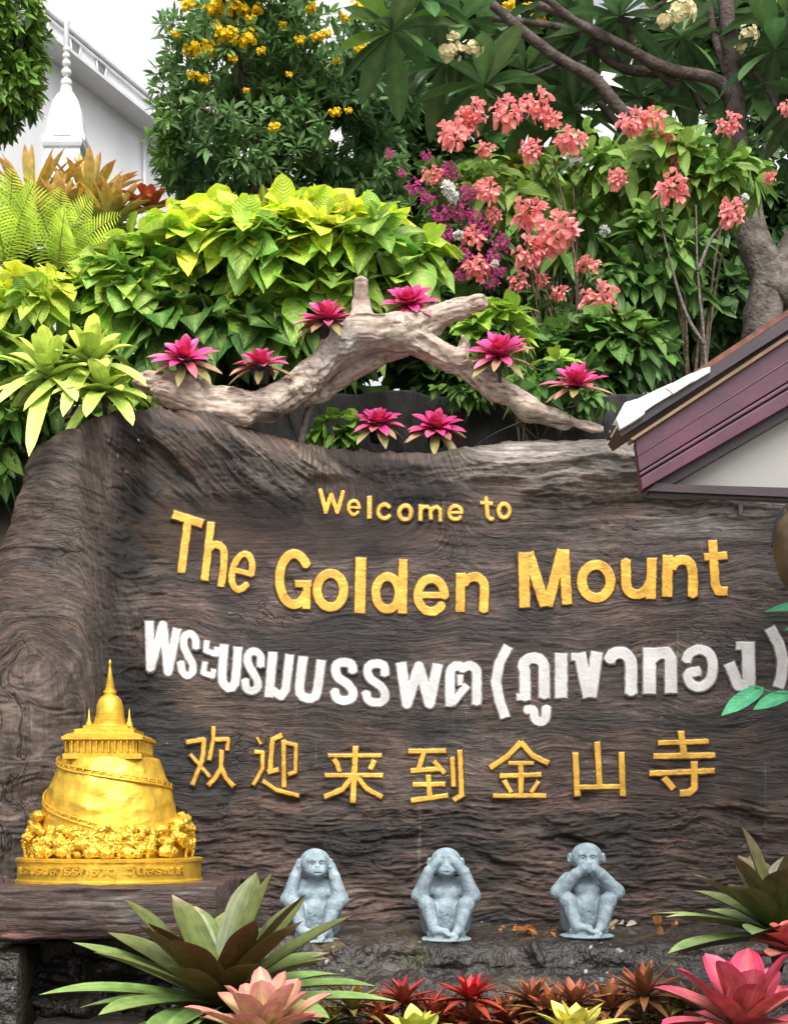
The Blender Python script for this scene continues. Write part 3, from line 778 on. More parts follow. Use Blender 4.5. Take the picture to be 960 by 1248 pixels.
# ------------------------------------------------------------------ lettering (strokes on the wall)
def ell(cx, cy, rx, ry, a0, a1, n=22, rot=0.0):
    a = np.radians(np.linspace(a0, a1, n))
    x = rx * np.cos(a); y = -ry * np.sin(a); c, s = math.cos(R(rot)), math.sin(R(rot))
    return [(cx + u * c - v * s, cy + u * s + v * c) for u, v in zip(x, y)]
WK = dict(gold=0.99, white=1.03)
def letter(name, reg, strokes, kind, hgt, parent=sign):
    ox, oy, s = reg
    st = [([(ox + x / s, oy + y / s) for x, y in p], w / s / 2 * WK[kind], cap) for p, w, cap in strokes]
    st = [([tuple(q) for q in catmull(np.array(p), max(14, len(p) * 3))[0]] if 6 <= len(p) <= 12 else p, w, cap) for p, w, cap in st]
    allp = np.array([q for p, w, c in st for q in p]); wm = max(w for p, w, c in st) + 2
    lo = allp.min(0) - wm; hi = allp.max(0) + wm
    step = 0.55
    xs = np.arange(lo[0], hi[0] + step, step); yy = np.arange(lo[1], hi[1] + step, step)
    X, Y = np.meshgrid(xs, yy, indexing='ij')
    jx = X + 0.45 * noise(X * .13, Y * .13, 0 * X + 3) + .35 * noise(X * .4, Y * .4, 0 * X + 3); jy = Y + 0.45 * noise(X * .13, Y * .13, 0 * X + 8) + .35 * noise(X * .4, Y * .4, 0 * X + 13)
    d = np.full(X.shape, 1e9)
    for p, w, cap in st:
        for k in range(len(p) - 1):
            (x0, y0), (x1, y1) = p[k], p[k + 1]
            l = math.hypot(x1 - x0, y1 - y0)
            if l < 1e-6: continue
            ux, uy = (x1 - x0) / l, (y1 - y0) / l
            al = (jx - x0) * ux + (jy - y0) * uy; pr = np.abs(-(jx - x0) * uy + (jy - y0) * ux)
            e0 = np.where(al < 0, -al, 0); e1 = np.where(al > l, al - l, 0)
            dd = np.hypot(pr, e0 + e1) - w
            if cap == 'b':
                if k == 0: dd = np.where(al < 0.0, np.maximum(np.hypot(np.maximum(pr - w, 0), -al) + 0.0, pr - w), np.maximum(dd, -al) if len(p) == 2 or True else dd)
                if k == len(p) - 2: dd = np.where(al > l, np.hypot(np.maximum(pr - w, 0), al - l), np.maximum(dd, al - l))
            d = np.minimum(d, dd)
    OL = 1.5
    ins = d < OL
    cell = ins[:-1, :-1] | ins[1:, :-1] | ins[:-1, 1:] | ins[1:, 1:]
    gx, gy = np.gradient(d, step)
    gl = np.hypot(gx, gy) + 1e-6
    out = d > OL
    dm = np.clip(d - OL, 0, 1.2)
    X = np.where(out, X - dm * gx / gl, X); Y = np.where(out, Y - dm * gy / gl, Y)
    dep = np.clip(-d, 0, None)
    prof = 0.30 + 0.70 * sst(.35, -0.55, d)
    wob = 0.0012 * fbm(X * .22, Y * .3, 0 * X + 5, 3) + 0.0004 * noise(X * .8, Y * .8, 0 * X)
    P = on_wall(X, Y, hgt * prof + wob)
    n, m = X.shape
    i = np.arange(n * m).reshape(n, m)
    q = np.stack([i[:-1, :-1], i[:-1, 1:], i[1:, 1:], i[1:, :-1]], -1)[cell]
    used = np.unique(q); mp = np.full(n * m, -1); mp[used] = np.arange(len(used))
    q = mp[q]; V = P.reshape(-1, 3)[used]
    # skirt
    e = np.concatenate([q[:, [0, 1]], q[:, [1, 2]], q[:, [2, 3]], q[:, [3, 0]]])
    key = e[:, 0] * 1000003 + e[:, 1]; rk = e[:, 1] * 1000003 + e[:, 0]
    be = e[~np.isin(key, rk)]
    nb = len(V)
    bv = np.unique(be); mp2 = np.full(nb, -1); mp2[bv] = nb + np.arange(len(bv))
    Vb = V[bv].copy(); Vb[:, 1] += 0.06
    sk = np.stack([be[:, 1], be[:, 0], mp2[be[:, 0]], mp2[be[:, 1]]], 1)
    Vn = np.concatenate([V, Vb]); Fq = np.concatenate([q, sk])
    xx = np.concatenate([X.reshape(-1)[used], X.reshape(-1)[used][bv]]); zz = np.concatenate([Y.reshape(-1)[used], Y.reshape(-1)[used][bv]])
    if kind == 'gold':
        c = np.broadcast_to(np.array([0.58, 0.315, 0.04]), (len(Vn), 3)).copy()
        wr = sst(0.12, 0.6, fbm(xx * .10, zz * .14, 0 * xx + 31, 4))[:, None]
        c = c + (np.array([0.30, 0.13, 0.02]) - c) * wr * 0.8
        wr = sst(0.1, 0.5, fbm(xx * .05, zz * .3, 0 * xx + 61, 3))[:, None]
        c = c + (np.array([0.78, 0.52, 0.12]) - c) * wr * 0.5
        wr = sst(0.62, 0.75, noise(xx * .5, zz * .5, 0 * xx + 11))[:, None]
        c = c + (np.array([0.10, 0.06, 0.03]) - c) * wr * 0.5 * sst(0, .4, fbm(xx * .04, zz * .04, 0 * xx + 9, 2))[:, None]
        mat = M_goldletter
    else:
        c = np.broadcast_to(np.array([0.50, 0.49, 0.485]), (len(Vn), 3)).copy()
        wr = sst(0.2, 0.6, fbm(xx * .12, zz * .2, 0 * xx + 41, 3))[:, None]
        c = c + (np.array([0.36, 0.35, 0.345]) - c) * wr * 0.6
        wr = sst(0.66, 0.78, noise(xx * .45, zz * .45, 0 * xx + 17))[:, None]
        c = c + (np.array([0.2, 0.19, 0.18]) - c) * wr * 0.7
        mat = M_whiteletter
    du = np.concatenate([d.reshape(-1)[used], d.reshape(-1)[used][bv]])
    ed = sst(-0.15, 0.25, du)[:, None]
    c = c + (np.array([0.035, 0.022, 0.016]) - c) * ed * (.95 if kind == 'gold' else .75)  # dark outline colour: grimy edge plus painted edge shadow of a recessed letter
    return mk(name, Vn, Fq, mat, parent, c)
Lr, Lb = 'r', 'b'
def E(cx, cy, rx, ry, w, bw=None, rot=0):   # lower-case e
    return [(ell(cx, cy, rx, ry, 0, 318, 26, rot), w, Lr), ([tuple(ell(cx, cy, rx, ry, 180, 180, 1, rot)[0]), tuple(ell(cx, cy, rx, ry, 0, 0, 1, rot)[0])], bw or w * .75, Lb)]
A = (370, 580, 3.556)
for s_ in [
    [([(72, 62), (96, 156), (119, 82), (146, 158), (170, 72)], 19, Lr)],
    E(217, 138, 23, 30, 15, 11), [([(285, 88), (284, 187)], 21, Lb)],
    [(ell(350, 155, 27, 30, 45, 318), 17, Lr)], [(ell(440, 160, 26, 30, 0, 360, 30), 18, Lr)],
    [([(507, 126), (505, 196)], 17, Lb), ([(507, 150), (518, 136), (535, 134), (549, 145), (551, 190)], 15, Lb), ([(551, 150), (565, 137), (580, 136), (592, 148), (592, 200)], 16, Lb)],
    E(657, 160, 27, 29, 16, 11), [([(790, 98), (797, 175), (808, 188), (816, 188)], 18, Lr), ([(765, 117), (820, 121)], 15, Lb)],
    [(ell(868, 152, 24, 30, 0, 360, 30), 18, Lr)]]:
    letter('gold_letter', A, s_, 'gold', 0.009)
A = (200, 610, 3.692)
for s_ in [
    [([(38, 62), (175, 106)], 40, Lb), ([(107, 92), (77, 327)], 37, Lb)],
    [([(211, 97), (182, 361)], 36, Lb), ([(200, 222), (222, 200), (250, 203), (268, 228), (268, 290), (256, 389)], 34, Lb)],
    E(350, 322, 43, 82, 30, 24, 14),
    [(ell(585, 355, 66, 114, 38, 322, 26), 42, Lr), ([(588, 376), (664, 376)], 32, Lb), ([(642, 376), (640, 490)], 36, Lb)],
    [(ell(748, 405, 60, 76, 0, 360, 32), 42, Lr)], [([(885, 257), (880, 509)], 50, Lb)]]:
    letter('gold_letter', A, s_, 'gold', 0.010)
A = (420, 640, 4.0)
for s_ in [
    [(ell(208, 332, 57, 80, 0, 360, 30), 44, Lr), ([(285, 167), (280, 433)], 46, Lb)],
    E(421, 343, 65, 80, 44, 32),
    [([(565, 234), (562, 426)], 47, Lb), ([(578, 290), (600, 262), (640, 253), (668, 270), (680, 305), (676, 424)], 46, Lb)]]:
    letter('gold_letter', A, s_, 'gold', 0.010)
A = (620, 640, 3.4286)
for s_ in [
    [([(61, 115), (66, 346)], 46, Lb), ([(80, 116), (152, 340)], 46, Lb), ([(222, 104), (162, 340)], 44, Lb), ([(229, 103), (243, 333)], 44, Lb)],
    [(ell(364, 236, 60, 69, 0, 360, 32), 42, Lr)],
    [([(488, 146), (490, 245), (503, 280), (537, 290), (570, 275), (590, 240)], 42, Lb), ([(597, 138), (592, 310)], 42, Lb)],
    [([(663, 127), (660, 301)], 44, Lb), ([(678, 180), (700, 152), (735, 147), (758, 165), (768, 205), (768, 299)], 42, Lb)],
    [([(850, 64), (862, 250), (874, 276), (914, 278)], 38, Lb), ([(815, 135), (912, 128)], 32, Lb)]]:
    letter('gold_letter', A, s_, 'gold', 0.010)
A = (170, 740, 4.0)
for s_ in [
    [([(48, 70), (54, 298), (114, 90), (140, 318), (184, 106)], 40, Lb)],
    [([(276, 205), (270, 155), (245, 132), (218, 148), (216, 190), (236, 240), (258, 280), (258, 318), (238, 336), (212, 322), (200, 268)], 35, Lb)],
    [([(328, 165), (324, 215), (375, 232), (378, 198)], 26, Lb), ([(320, 268), (310, 322), (356, 338), (362, 304)], 26, Lb)],
    [([(413, 184), (402, 340), (413, 382), (438, 398), (460, 384), (470, 340), (480, 196)], 40, Lb)],
    [([(590, 292), (588, 240), (560, 218), (532, 232), (528, 272), (552, 322), (576, 365), (572, 398), (545, 412), (520, 396), (514, 355)], 36, Lb)],
    [([(650, 222), (630, 442)], 42, Lb), ([(640, 405), (690, 436), (712, 405), (732, 234)], 40, Lb)],
    [([(797, 243), (780, 395), (792, 436), (825, 448), (855, 438), (868, 395), (886, 260)], 43, Lb)]]:
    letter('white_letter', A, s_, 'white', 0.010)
A = (390, 780, 3.84)
for s_ in [
    [([(152, 152), (148, 120), (118, 108), (82, 114), (72, 146), (86, 180), (128, 210), (152, 245), (146, 276), (112, 286), (78, 274), (66, 238)], 40, Lb)],
    [([(303, 168), (298, 124), (268, 114), (232, 122), (222, 150), (236, 185), (280, 218), (302, 252), (296, 286), (262, 296), (224, 282), (214, 246)], 38, Lb)],
    [([(378, 108), (406, 300), (462, 128), (512, 300), (550, 114)], 46, Lb), ([(390, 306), (424, 306)], 16, Lb), ([(495, 308), (530, 308)], 16, Lb)],
    [([(608, 312), (608, 165), (622, 132), (646, 122), (668, 134), (695, 122), (722, 134), (732, 165), (732, 306)], 42, Lb), ([(618, 300), (688, 214)], 34, Lb), ([(655, 165), (656, 215)], 24, Lb)],
    [([(880, 32), (838, 110), (822, 200), (838, 285), (866, 366)], 44, Lb)]]:
    letter('white_letter', A, s_, 'white', 0.010)
A = (590, 770, 4.8)
for s_ in [
    [([(238, 402), (236, 240), (226, 200), (252, 165), (288, 155), (328, 168), (348, 212), (350, 390)], 62, Lb), ([(190, 384), (240, 384)], 38, Lb)],
    [([(240, 462), (285, 462), (296, 512), (328, 530), (356, 512), (364, 442)], 50, Lb)],
    [([(449, 128), (449, 391)], 70, Lb)],
    [([(508, 150), (545, 150)], 44, Lb), ([(556, 128), (612, 386)], 68, Lb), ([(658, 120), (622, 386)], 66, Lb)],
    [([(730, 176), (752, 136), (805, 124), (842, 150), (858, 200), (858, 366)], 66, Lb)]]:
    letter('white_letter', A, s_, 'white', 0.010)
A = (750, 750, 4.571)
for s_ in [
    [([(188, 182), (188, 440)], 68, Lb), ([(205, 240), (240, 212), (285, 212), (306, 245), (308, 436)], 64, Lb)],
    [([(392, 262), (412, 215), (470, 192), (525, 222), (540, 295), (525, 365), (475, 400), (422, 388), (404, 330), (470, 312)], 52, Lb)],
    [([(672, 172), (735, 172)], 44, Lb), ([(738, 150), (742, 395)], 68, Lb), ([(632, 268), (682, 392), (742, 385)], 58, Lb)],
    [([(858, 72), (908, 160), (930, 250), (924, 340), (905, 405)], 58, Lb)]]:
    letter('white_letter', A, s_, 'white', 0.010)
A = (220, 870, 6.0)
for s_ in [
    [([(40, 212), (172, 190), (165, 300), (148, 370), (84, 526)], 34, Lb), ([(70, 298), (216, 468)], 26, Lb), ([(240, 94), (240, 185), (210, 342)], 30, Lb), ([(235, 192), (347, 188), (342, 272)], 30, Lb), ([(300, 268), (294, 405), (255, 470), (202, 528)], 34, Lb), ([(298, 400), (330, 470), (388, 535)], 34, Lb)],
    [([(556, 172), (586, 226)], 20, Lb), ([(538, 280), (600, 286), (598, 405), (532, 524)], 30, Lb), ([(600, 492), (700, 560), (865, 602)], 30, Lb), ([(742, 158), (672, 190), (655, 415)], 36, Lb), ([(635, 432), (718, 410)], 34, Lb), ([(752, 192), (755, 542)], 34, Lb), ([(752, 210), (844, 232), (838, 428), (785, 448)], 30, Lb)]]:
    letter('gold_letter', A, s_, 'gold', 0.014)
A = (380, 890, 4.8)
for s_ in [
    [([(95, 150), (407, 150)], 24, Lb), ([(128, 170), (150, 205), (162, 245)], 28, Lb), ([(366, 178), (340, 232)], 30, Lb), ([(74, 266), (416, 266)], 27, Lb), ([(255, 94), (240, 426)], 33, Lb), ([(235, 278), (175, 350), (72, 392)], 29, Lb), ([(268, 278), (320, 345), (412, 394)], 27, Lb)],
    [([(560, 125), (786, 122)], 28, Lb), ([(655, 130), (622, 235)], 29, Lb), ([(576, 240), (745, 228)], 28, Lb), ([(712, 182), (778, 255)], 28, Lb), ([(680, 264), (690, 400)], 31, Lb), ([(588, 320), (780, 318)], 28, Lb), ([(578, 414), (796, 384)], 29, Lb), ([(820, 158), (828, 332)], 27, Lb), ([(865, 118), (876, 382), (828, 412)], 29, Lb)]]:
    letter('gold_letter', A, s_, 'gold', 0.009)
A = (580, 880, 4.8)
for s_ in [
    [([(264, 118), (182, 204), (80, 270)], 32, Lb), ([(260, 118), (330, 198), (424, 244)], 32, Lb), ([(188, 243), (337, 243)], 24, Lb), ([(138, 318), (382, 310)], 26, Lb), ([(262, 243), (262, 435)], 31, Lb), ([(164, 343), (206, 416)], 25, Lb), ([(366, 348), (320, 416)], 25, Lb), ([(98, 434), (412, 433)], 25, Lb)],
    [([(580, 180), (592, 437)], 35, Lb), ([(708, 118), (722, 378)], 35, Lb), ([(850, 178), (858, 437)], 35, Lb), ([(590, 384), (855, 380)], 29, Lb)]]:
    letter('gold_letter', A, s_, 'gold', 0.009)
A = (740, 870, 4.364)
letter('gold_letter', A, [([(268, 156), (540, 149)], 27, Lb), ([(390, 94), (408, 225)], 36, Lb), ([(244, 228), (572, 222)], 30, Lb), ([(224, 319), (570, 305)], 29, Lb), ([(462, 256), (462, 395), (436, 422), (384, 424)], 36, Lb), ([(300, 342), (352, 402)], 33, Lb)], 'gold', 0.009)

# ------------------------------------------------------------------ rock ledge, pedestal
def profile_rock(name, label, cat, prof, x0, x1, amp, colf, nx, parent=None, mat=None, seed=0.0, ends=True, xf=None):
    pr, ln = catmull(np.array(prof), int(np.sum(np.linalg.norm(np.diff(np.array(prof), axis=0), axis=1)) / 0.008) + 8)
    xs = np.linspace(x0, x1, nx)
    X = np.broadcast_to(xs[:, None], (nx, len(pr))).copy(); Y = np.broadcast_to(pr[None, :, 0], X.shape).copy(); Z = np.broadcast_to(pr[None, :, 1], X.shape).copy()
    if xf: X, Y, Z = xf(X, Y, Z)
    tg = np.gradient(pr, axis=0); tg /= np.linalg.norm(tg, axis=1, keepdims=True)
    nn = np.stack([-tg[:, 1], tg[:, 0]], 1)   # left normal
    dsp = amp(X, Y, Z)
    Y2 = Y + nn[None, :, 0] * dsp; Z2 = Z + nn[None, :, 1] * dsp
    K = colf(X, Y, Z, dsp)
    n, m = X.shape; i = np.arange(n * m).reshape(n, m)
    Fq = [np.stack([i[:-1, :-1], i[:-1, 1:], i[1:, 1:], i[1:, :-1]], -1).reshape(-1, 4)]
    V = np.stack([X, Y2, Z2], -1).reshape(-1, 3); K = np.clip(K.reshape(-1, 3), .004, 1)
    K = np.concatenate([K, np.stack([X, Z + .3 * Y + .03 * fbm(X * 2, Y * 2, Z * 3, 2), Y], -1).reshape(-1, 3)], 1)
    if ends:   # close both ends with fans
        c0 = V[i[0]].mean(0); c1 = V[i[-1]].mean(0)
        V = np.concatenate([V, [c0, c1]]); K = np.concatenate([K, K[i[0]].mean(0)[None], K[i[-1]].mean(0)[None]])
        k0, k1 = len(V) - 2, len(V) - 1
        t = [[k0, i[0][j + 1], i[0][j]] for j in range(m - 1)] + [[k1, i[-1][j], i[-1][j + 1]] for j in range(m - 1)]
        Fq.append(np.array(t))
    o = mk(name, V, Fq, mat or M_rock, parent, K)
    if label: tag(o, label, cat)
    return o
def rock_amp(X, Y, Z):
    st = sst(1.03, .98, Z)
    return (0.075 * fbm(X * 2.2, Y * 3, Z * 4, 4) + 0.05 * (1 - 2 * np.abs(noise(X * 4, Y * 5 + 4, Z * 6)))) * (.3 + .7 * st) + 0.024 * fbm(X * 11, Y * 13, Z * 15, 4) * (.5 + .5 * st)
def rock_col(X, Y, Z, d):
    K = np.broadcast_to(np.array([0.034, 0.026, 0.021]), (*X.shape, 3)).copy()
    def put(c, w):
        nonlocal K
        K = K + (np.asarray(c) - K) * np.clip(w, 0, 1)[..., None]
    put((0.014, 0.012, 0.012), sst(-0.1, 0.3, fbm(X * 2, Y * 3, Z * 4 + 7, 4)) * 0.85)
    put((0.10, 0.086, 0.075), sst(0.15, 0.5, fbm(X * 3 + 9, Y * 4, Z * 6, 4)) * 0.7)
    put((0.12, 0.085, 0.025), sst(0.25, 0.55, fbm(X * 5 + 20, Y * 6, Z * 8, 4)) * 0.7)
    put((0.05, 0.06, 0.02), sst(0.2, 0.5, fbm(X * 4 + 30, Y * 6, Z * 5, 4)) * 0.6)
    put((0.42, 0.4, 0.36), sst(0.62, 0.72, noise(X * 30, Y * 30, Z * 30)) * sst(0., .4, noise(X * 3, Y * 3, Z * 3 + 5)) * 0.8)
    return K
profile_rock('rock_ledge', 'low dark wet rock ledge along the foot of the wall, carrying the three grey monkeys', 'rock ledge',
             [(0.25, 1.065), (0.05, 1.062), (-0.2, 1.048), (-0.36, 1.04), (-0.46, 1.015), (-0.5, 0.96), (-0.52, 0.90), (-0.60, 0.865), (-0.72, 0.84), (-0.78, 0.78), (-0.84, 0.62), (-0.3, 0.58), (0.25, 0.6)][::-1],
             -0.98, 2.7, rock_amp, rock_col, 520)
def ped_amp(X, Y, Z):
    return 0.016 * fbm(X * 2, Y * 3, Z * 22, 4) + 0.012 * fbm(X * 6, Y * 6, Z * 8, 3) + 0.006 * (1 - 2 * np.abs(noise(X * 4, Y * 4, Z * 55)))
def ped_col(X, Y, Z, d):
    K = np.broadcast_to(np.array([0.072, 0.046, 0.038]), (*X.shape, 3)).copy()
    def put(c, w):
        nonlocal K
        K = K + (np.asarray(c) - K) * np.clip(w, 0, 1)[..., None]
    put((0.16, 0.085, 0.07), sst(0.0, 0.4, fbm(X * 3, Y * 3, Z * 6 + 1, 3)) * 0.7)
    put((0.035, 0.03, 0.03), sst(0.05, 0.5, fbm(X * 2.5, Y * 3, Z * 40 + 1, 3)) * 0.8)
    put((0.22, 0.2, 0.19), sst(0.1, 0.5, fbm(X * 3, Y * 3, Z * 30 + 11, 3)) * 0.55)
    return K
PY_ = -0.62
ped = thing('cement_pedestal', 'thick cement slab with wood grain under the golden mountain model, above a dark hollow', 'pedestal', (-1.35, -0.55, 0.66))
zt = W(140, 1079, -0.95)[2]; zb = W(140, 1150, -0.98)[2]
profile_rock('slab', None, None, [(0.0, zb), (-0.5, zb + .01), (-0.93, zb + .005), (-1.0, zb + .05), (-1.02, (zt + zb) / 2), (-1.01, zt - .035), (-0.96, zt - 0.004), (-0.5, zt), (0.05, zt)][::-1][::-1],
             W(-22, 0, -1)[0], W(264, 0, -1)[0], lambda X, Y, Z: -ped_amp(X, Y, Z) * sst(0.02, 0.10, Z - zb + 0.1), ped_col, 200, ped, M_cement)
profile_rock('stone_base', None, None, [(0.1, .62), (-0.5, .62), (-0.6, .66), (-0.63, .85), (-0.6, zb - .06), (-0.5, zb + 0.01), (0.1, zb + .02)], W(-10, 0, -.6)[0], W(238, 0, -.6)[0],
             lambda X, Y, Z: -2.0 * rock_amp(X, Y, Z), lambda X, Y, Z, d: rock_col(X, Y, Z, d) * 0.8, 150, ped, M_rock)
profile_rock('side_rock', 'rough mossy dark rock under the left end of the slab', 'rock', [(-0.5, .6), (-0.95, .6), (-1.02, .75), (-1.0, .95), (-0.96, zb - .03), (-0.7, zb - .02), (-0.5, zb - .02)], W(-40, 0, -1)[0], W(20, 0, -1)[0],
             lambda X, Y, Z: -0.8 * rock_amp(X * 2, Y * 2, Z * 2) - .01, lambda X, Y, Z, d: rock_col(X, Y, Z, d) * np.array([0.8, 0.9, 0.7]), 70)

# ------------------------------------------------------------------ golden mountain model
GY = -0.52
gs = S(GY)
gc = W(134, 1078, GY)
gold = thing('golden_mountain_model', 'shiny gold model of a temple hill topped by a bell spire, on the cement slab', 'monument model', (gc[0], GY, gc[2]))
def gz(py): return W(134, py, GY)[2]
GC = np.array([0.70, 0.43, 0.045])
def goldmesh(mb, name, parent=gold, smooth=True, ang=None):
    V = np.concatenate(mb.V)
    c = np.broadcast_to(GC, (len(V), 3)).copy()
    w = sst(0.2, 0.6, fbm(V[:, 0] * 9, V[:, 1] * 9, V[:, 2] * 9, 3))[:, None]
    c = c + (np.array([0.5, 0.24, 0.03]) - c) * w * 0.5
    mb.C = [c]
    o = mb.build(name, M_gold, parent, smooth)
    if ang: smooth_by_angle(o, ang)
    return o
def lz(l): return [(r * gs, gz(py)) for r, py in l]
SQ = 0.86
drum = goldmesh(MB().lathe(lz([(111, 1077), (113, 1076), (113, 1072), (110.5, 1070), (110.5, 1051), (113, 1049), (113, 1046), (110, 1045), (60, 1044)]), (gc[0], GY), 96, sq=SQ), 'base_drum', ang=40)
# hill body
def hill_body():
    prof = np.array([(90, 1046), (88, 1030), (85, 1008), (80.5, 985), (74, 962), (66, 942), (60, 927), (57, 924.5), (40, 924)], float)
    pr, _ = catmull(prof, 90)
    a = np.linspace(0, 2 * PI, 220, endpoint=False)
    Rr = pr[:, 0][:, None] * gs * np.ones_like(a)[None]; Zz = np.array([gz(p) for p in pr[:, 1]])[:, None] * np.ones_like(a)[None]
    # soft facets: flatter front with vertical ridges
    fac = 1 - 0.035 * np.abs(np.sin(a * 2.0 + 0.35))[None] ** 0.7
    Rr = Rr * fac
    Xn = np.cos(a)[None] * Rr; Yn = np.sin(a)[None] * Rr * SQ
    dn = 0.010 * fbm(Xn * 7, Yn * 7, Zz * 7, 4) + 0.006 * (1 - 2 * np.abs(noise(Xn * 10, Yn * 10, Zz * 10 + 3)))
    f = 1 + dn / Rr
    V = np.stack([gc[0] + Xn * f, GY + Yn * f, Zz], -1)
    n, m = Rr.shape; i = np.arange(n * m).reshape(n, m); j = np.roll(i, -1, 1)
    Fq = np.stack([i[:-1], j[:-1], j[1:], i[1:]], -1).reshape(-1, 4)
    b = MB().add(V.reshape(-1, 3), Fq)
    return goldmesh(b, 'hill_body')
hill = hill_body()
_hp = np.array([(90, 1046), (88, 1030), (85, 1008), (80.5, 985), (74, 962), (66, 942), (60, 927)], float)
def hill_r(py): return np.interp(-py, -_hp[:, 1], _hp[:, 0])
def spiral(a0, a1, p0, p1, name):
    a = np.radians(np.linspace(a0, a1, 60)); py = np.linspace(p0, p1, 60) + 3 * np.sin(np.linspace(0, PI, 60))
    r = (hill_r(py) + 1.5) * gs
    P = np.stack([gc[0] + r * np.cos(a), GY + r * SQ * np.sin(a), np.array([gz(p) for p in py])], 1)
    b = MB()
    b.tube(P, 0.0062, 8)
    b.tube(P + np.array([0, 0, 0.021]), 0.0042, 6)
    for k in range(0, 60, 3): b.tube([P[k], P[k] + np.array([0, 0, 0.024])], 0.0045, 5)
    goldmesh(b, name, hill)
spiral(178, 362, 928, 962, 'spiral_railing')
spiral(172, 335, 966, 1034, 'spiral_railing')
spiral(160, 200, 985, 1000, 'spiral_railing')
# temple tier: columns, eave, roof
b = MB()
b.lathe(lz([(66, 927), (66, 921), (60, 920)]), (gc[0], GY), 4, PI / 4, sq=1)
b.lathe(lz([(57, 921), (57, 905)]), (gc[0], GY), 4, PI / 4)
hall = goldmesh(b, 'temple_hall', smooth=False)
hw = 62 * gs * math.sqrt(.5)
b = MB()
for k in range(13):
    u = -1 + 2 * k / 12
    for ax in range(4):
        p = [(u, -1), (u, 1), (-1, u), (1, u)][ax]
        b.lathe([(0.0075, gz(921)), (0.0055, gz(918)), (0.0055, gz(908)), (0.008, gz(905))], (gc[0] + p[0] * hw, GY + p[1] * hw), 7)
goldmesh(b, 'colonnade', hall)
b = MB()
b.lathe(lz([(60, 906), (68, 904), (68, 901), (60, 897), (50, 894.5), (50, 891), (38, 889), (38, 886), (30, 885)]), (gc[0], GY), 4, PI / 4)
troof = goldmesh(b, 'temple_roof', hall, smooth=False)
b = MB()
b.lathe(lz([(24, 886), (23, 884), (20, 883.5), (20, 881), (19, 880.5), (19, 877.5), (18, 877), (18, 874), (17, 873.5), (17, 870), (16.6, 866), (15.8, 860), (13.5, 853), (10, 849), (7, 847.5), (7, 846), (8, 845), (8, 842), (6, 841)]), (gc[0], GY), 36)
dome = goldmesh(b, 'bell_dome', ang=30)
b = MB()
pf = [(6, 841)]
for k in range(9):
    p = 840 - k * 2.6; r = 6.2 - k * 0.5
    pf += [(r, p), (r * .82, p - 2.0)]
pf += [(1.6, 815), (1.0, 810), (2.0, 808.5), (1.8, 806.5), (0.3, 803.5)]
b.lathe(lz(pf), (gc[0], GY), 20)
goldmesh(b, 'spire', dome)
for sx, sy in ((-1, -.2), (1, -.2)):
    b = MB()
    cx, cyy = gc[0] + sx * 24.5 * gs, GY + sy * 22 * gs
    b.lathe(lz([(5.4, 891), (5.4, 888), (4.4, 887), (4.4, 884), (3.8, 882), (2.4, 879), (2.4, 877.5), (1.6, 876), (0.9, 870), (0.25, 864)]), (cx, cyy), 14)
    goldmesh(b, 'corner_spire')
# trees in relief around the foot
def gold_trees():
    h = 1.35
    lo = (-124, -124, 1); hi = (124, 124, 72)
    Pg, o_ = grid3(lo, hi, h)
    f = np.full(Pg.shape[:3], 50.0, np.float32)
    rg = np.random.default_rng(4)
    items = []
    for k in range(340):
        a = rg.uniform(0, 2 * PI); up = rg.uniform(0, 1)
        side = abs(math.cos(a)) > .86
        z = 5 + 32 * up + (20 if side else 0) * rg.uniform(0, 1)
        rr = (103 - 13 * up) - rg.uniform(0, 8)
        items.append((a, rr, z, rg.uniform(4, 7.5)))
    for a, rr, z, r in items:
        c = np.array([math.cos(a) * rr, math.sin(a) * rr * SQ, z])
        i0 = np.maximum(((c - r - 9 - o_) / h).astype(int), 0); i1 = ((c + r + 9 - o_) / h).astype(int) + 1
        s_ = tuple(slice(i0[q], i1[q]) for q in range(3))
        sub = Pg[s_]
        if sub.size == 0: continue
        f[s_] = smin(f[s_], sd_ell(sub, c, (r, r, r * .8)), 3.0)
    for k in range(20):
        a = k / 20 * 2 * PI + rg.uniform(-.05, .05); rr = 100
        c = np.array([math.cos(a) * rr, math.sin(a) * rr * SQ, 2.0]); e = c + np.array([rg.uniform(-4, 4), 0, 20])
        i0 = np.maximum(((np.minimum(c, e) - 8 - o_) / h).astype(int), 0); i1 = ((np.maximum(c, e) + 8 - o_) / h).astype(int) + 1
        s_ = tuple(slice(i0[q], i1[q]) for q in range(3))
        f[s_] = smin(f[s_], sd_cap(Pg[s_], c, e, 2.2, 1.6), 1.6)
    near = np.abs(f) < 8
    q = Pg[near]
    f[near] += 2.6 * np.abs(noise(q[:, 0] * .2, q[:, 1] * .2, q[:, 2] * .26)) * 1.6 + 1.3 * noise(q[:, 0] * .42, q[:, 1] * .42, q[:, 2] * .5) - 1.4
    V, Fq = snets(f, o_, h)
    V = V * gs + np.array([gc[0], GY, gz(1046)])
    goldmesh(MB().add(V, Fq), 'tree_relief')
gold_trees()
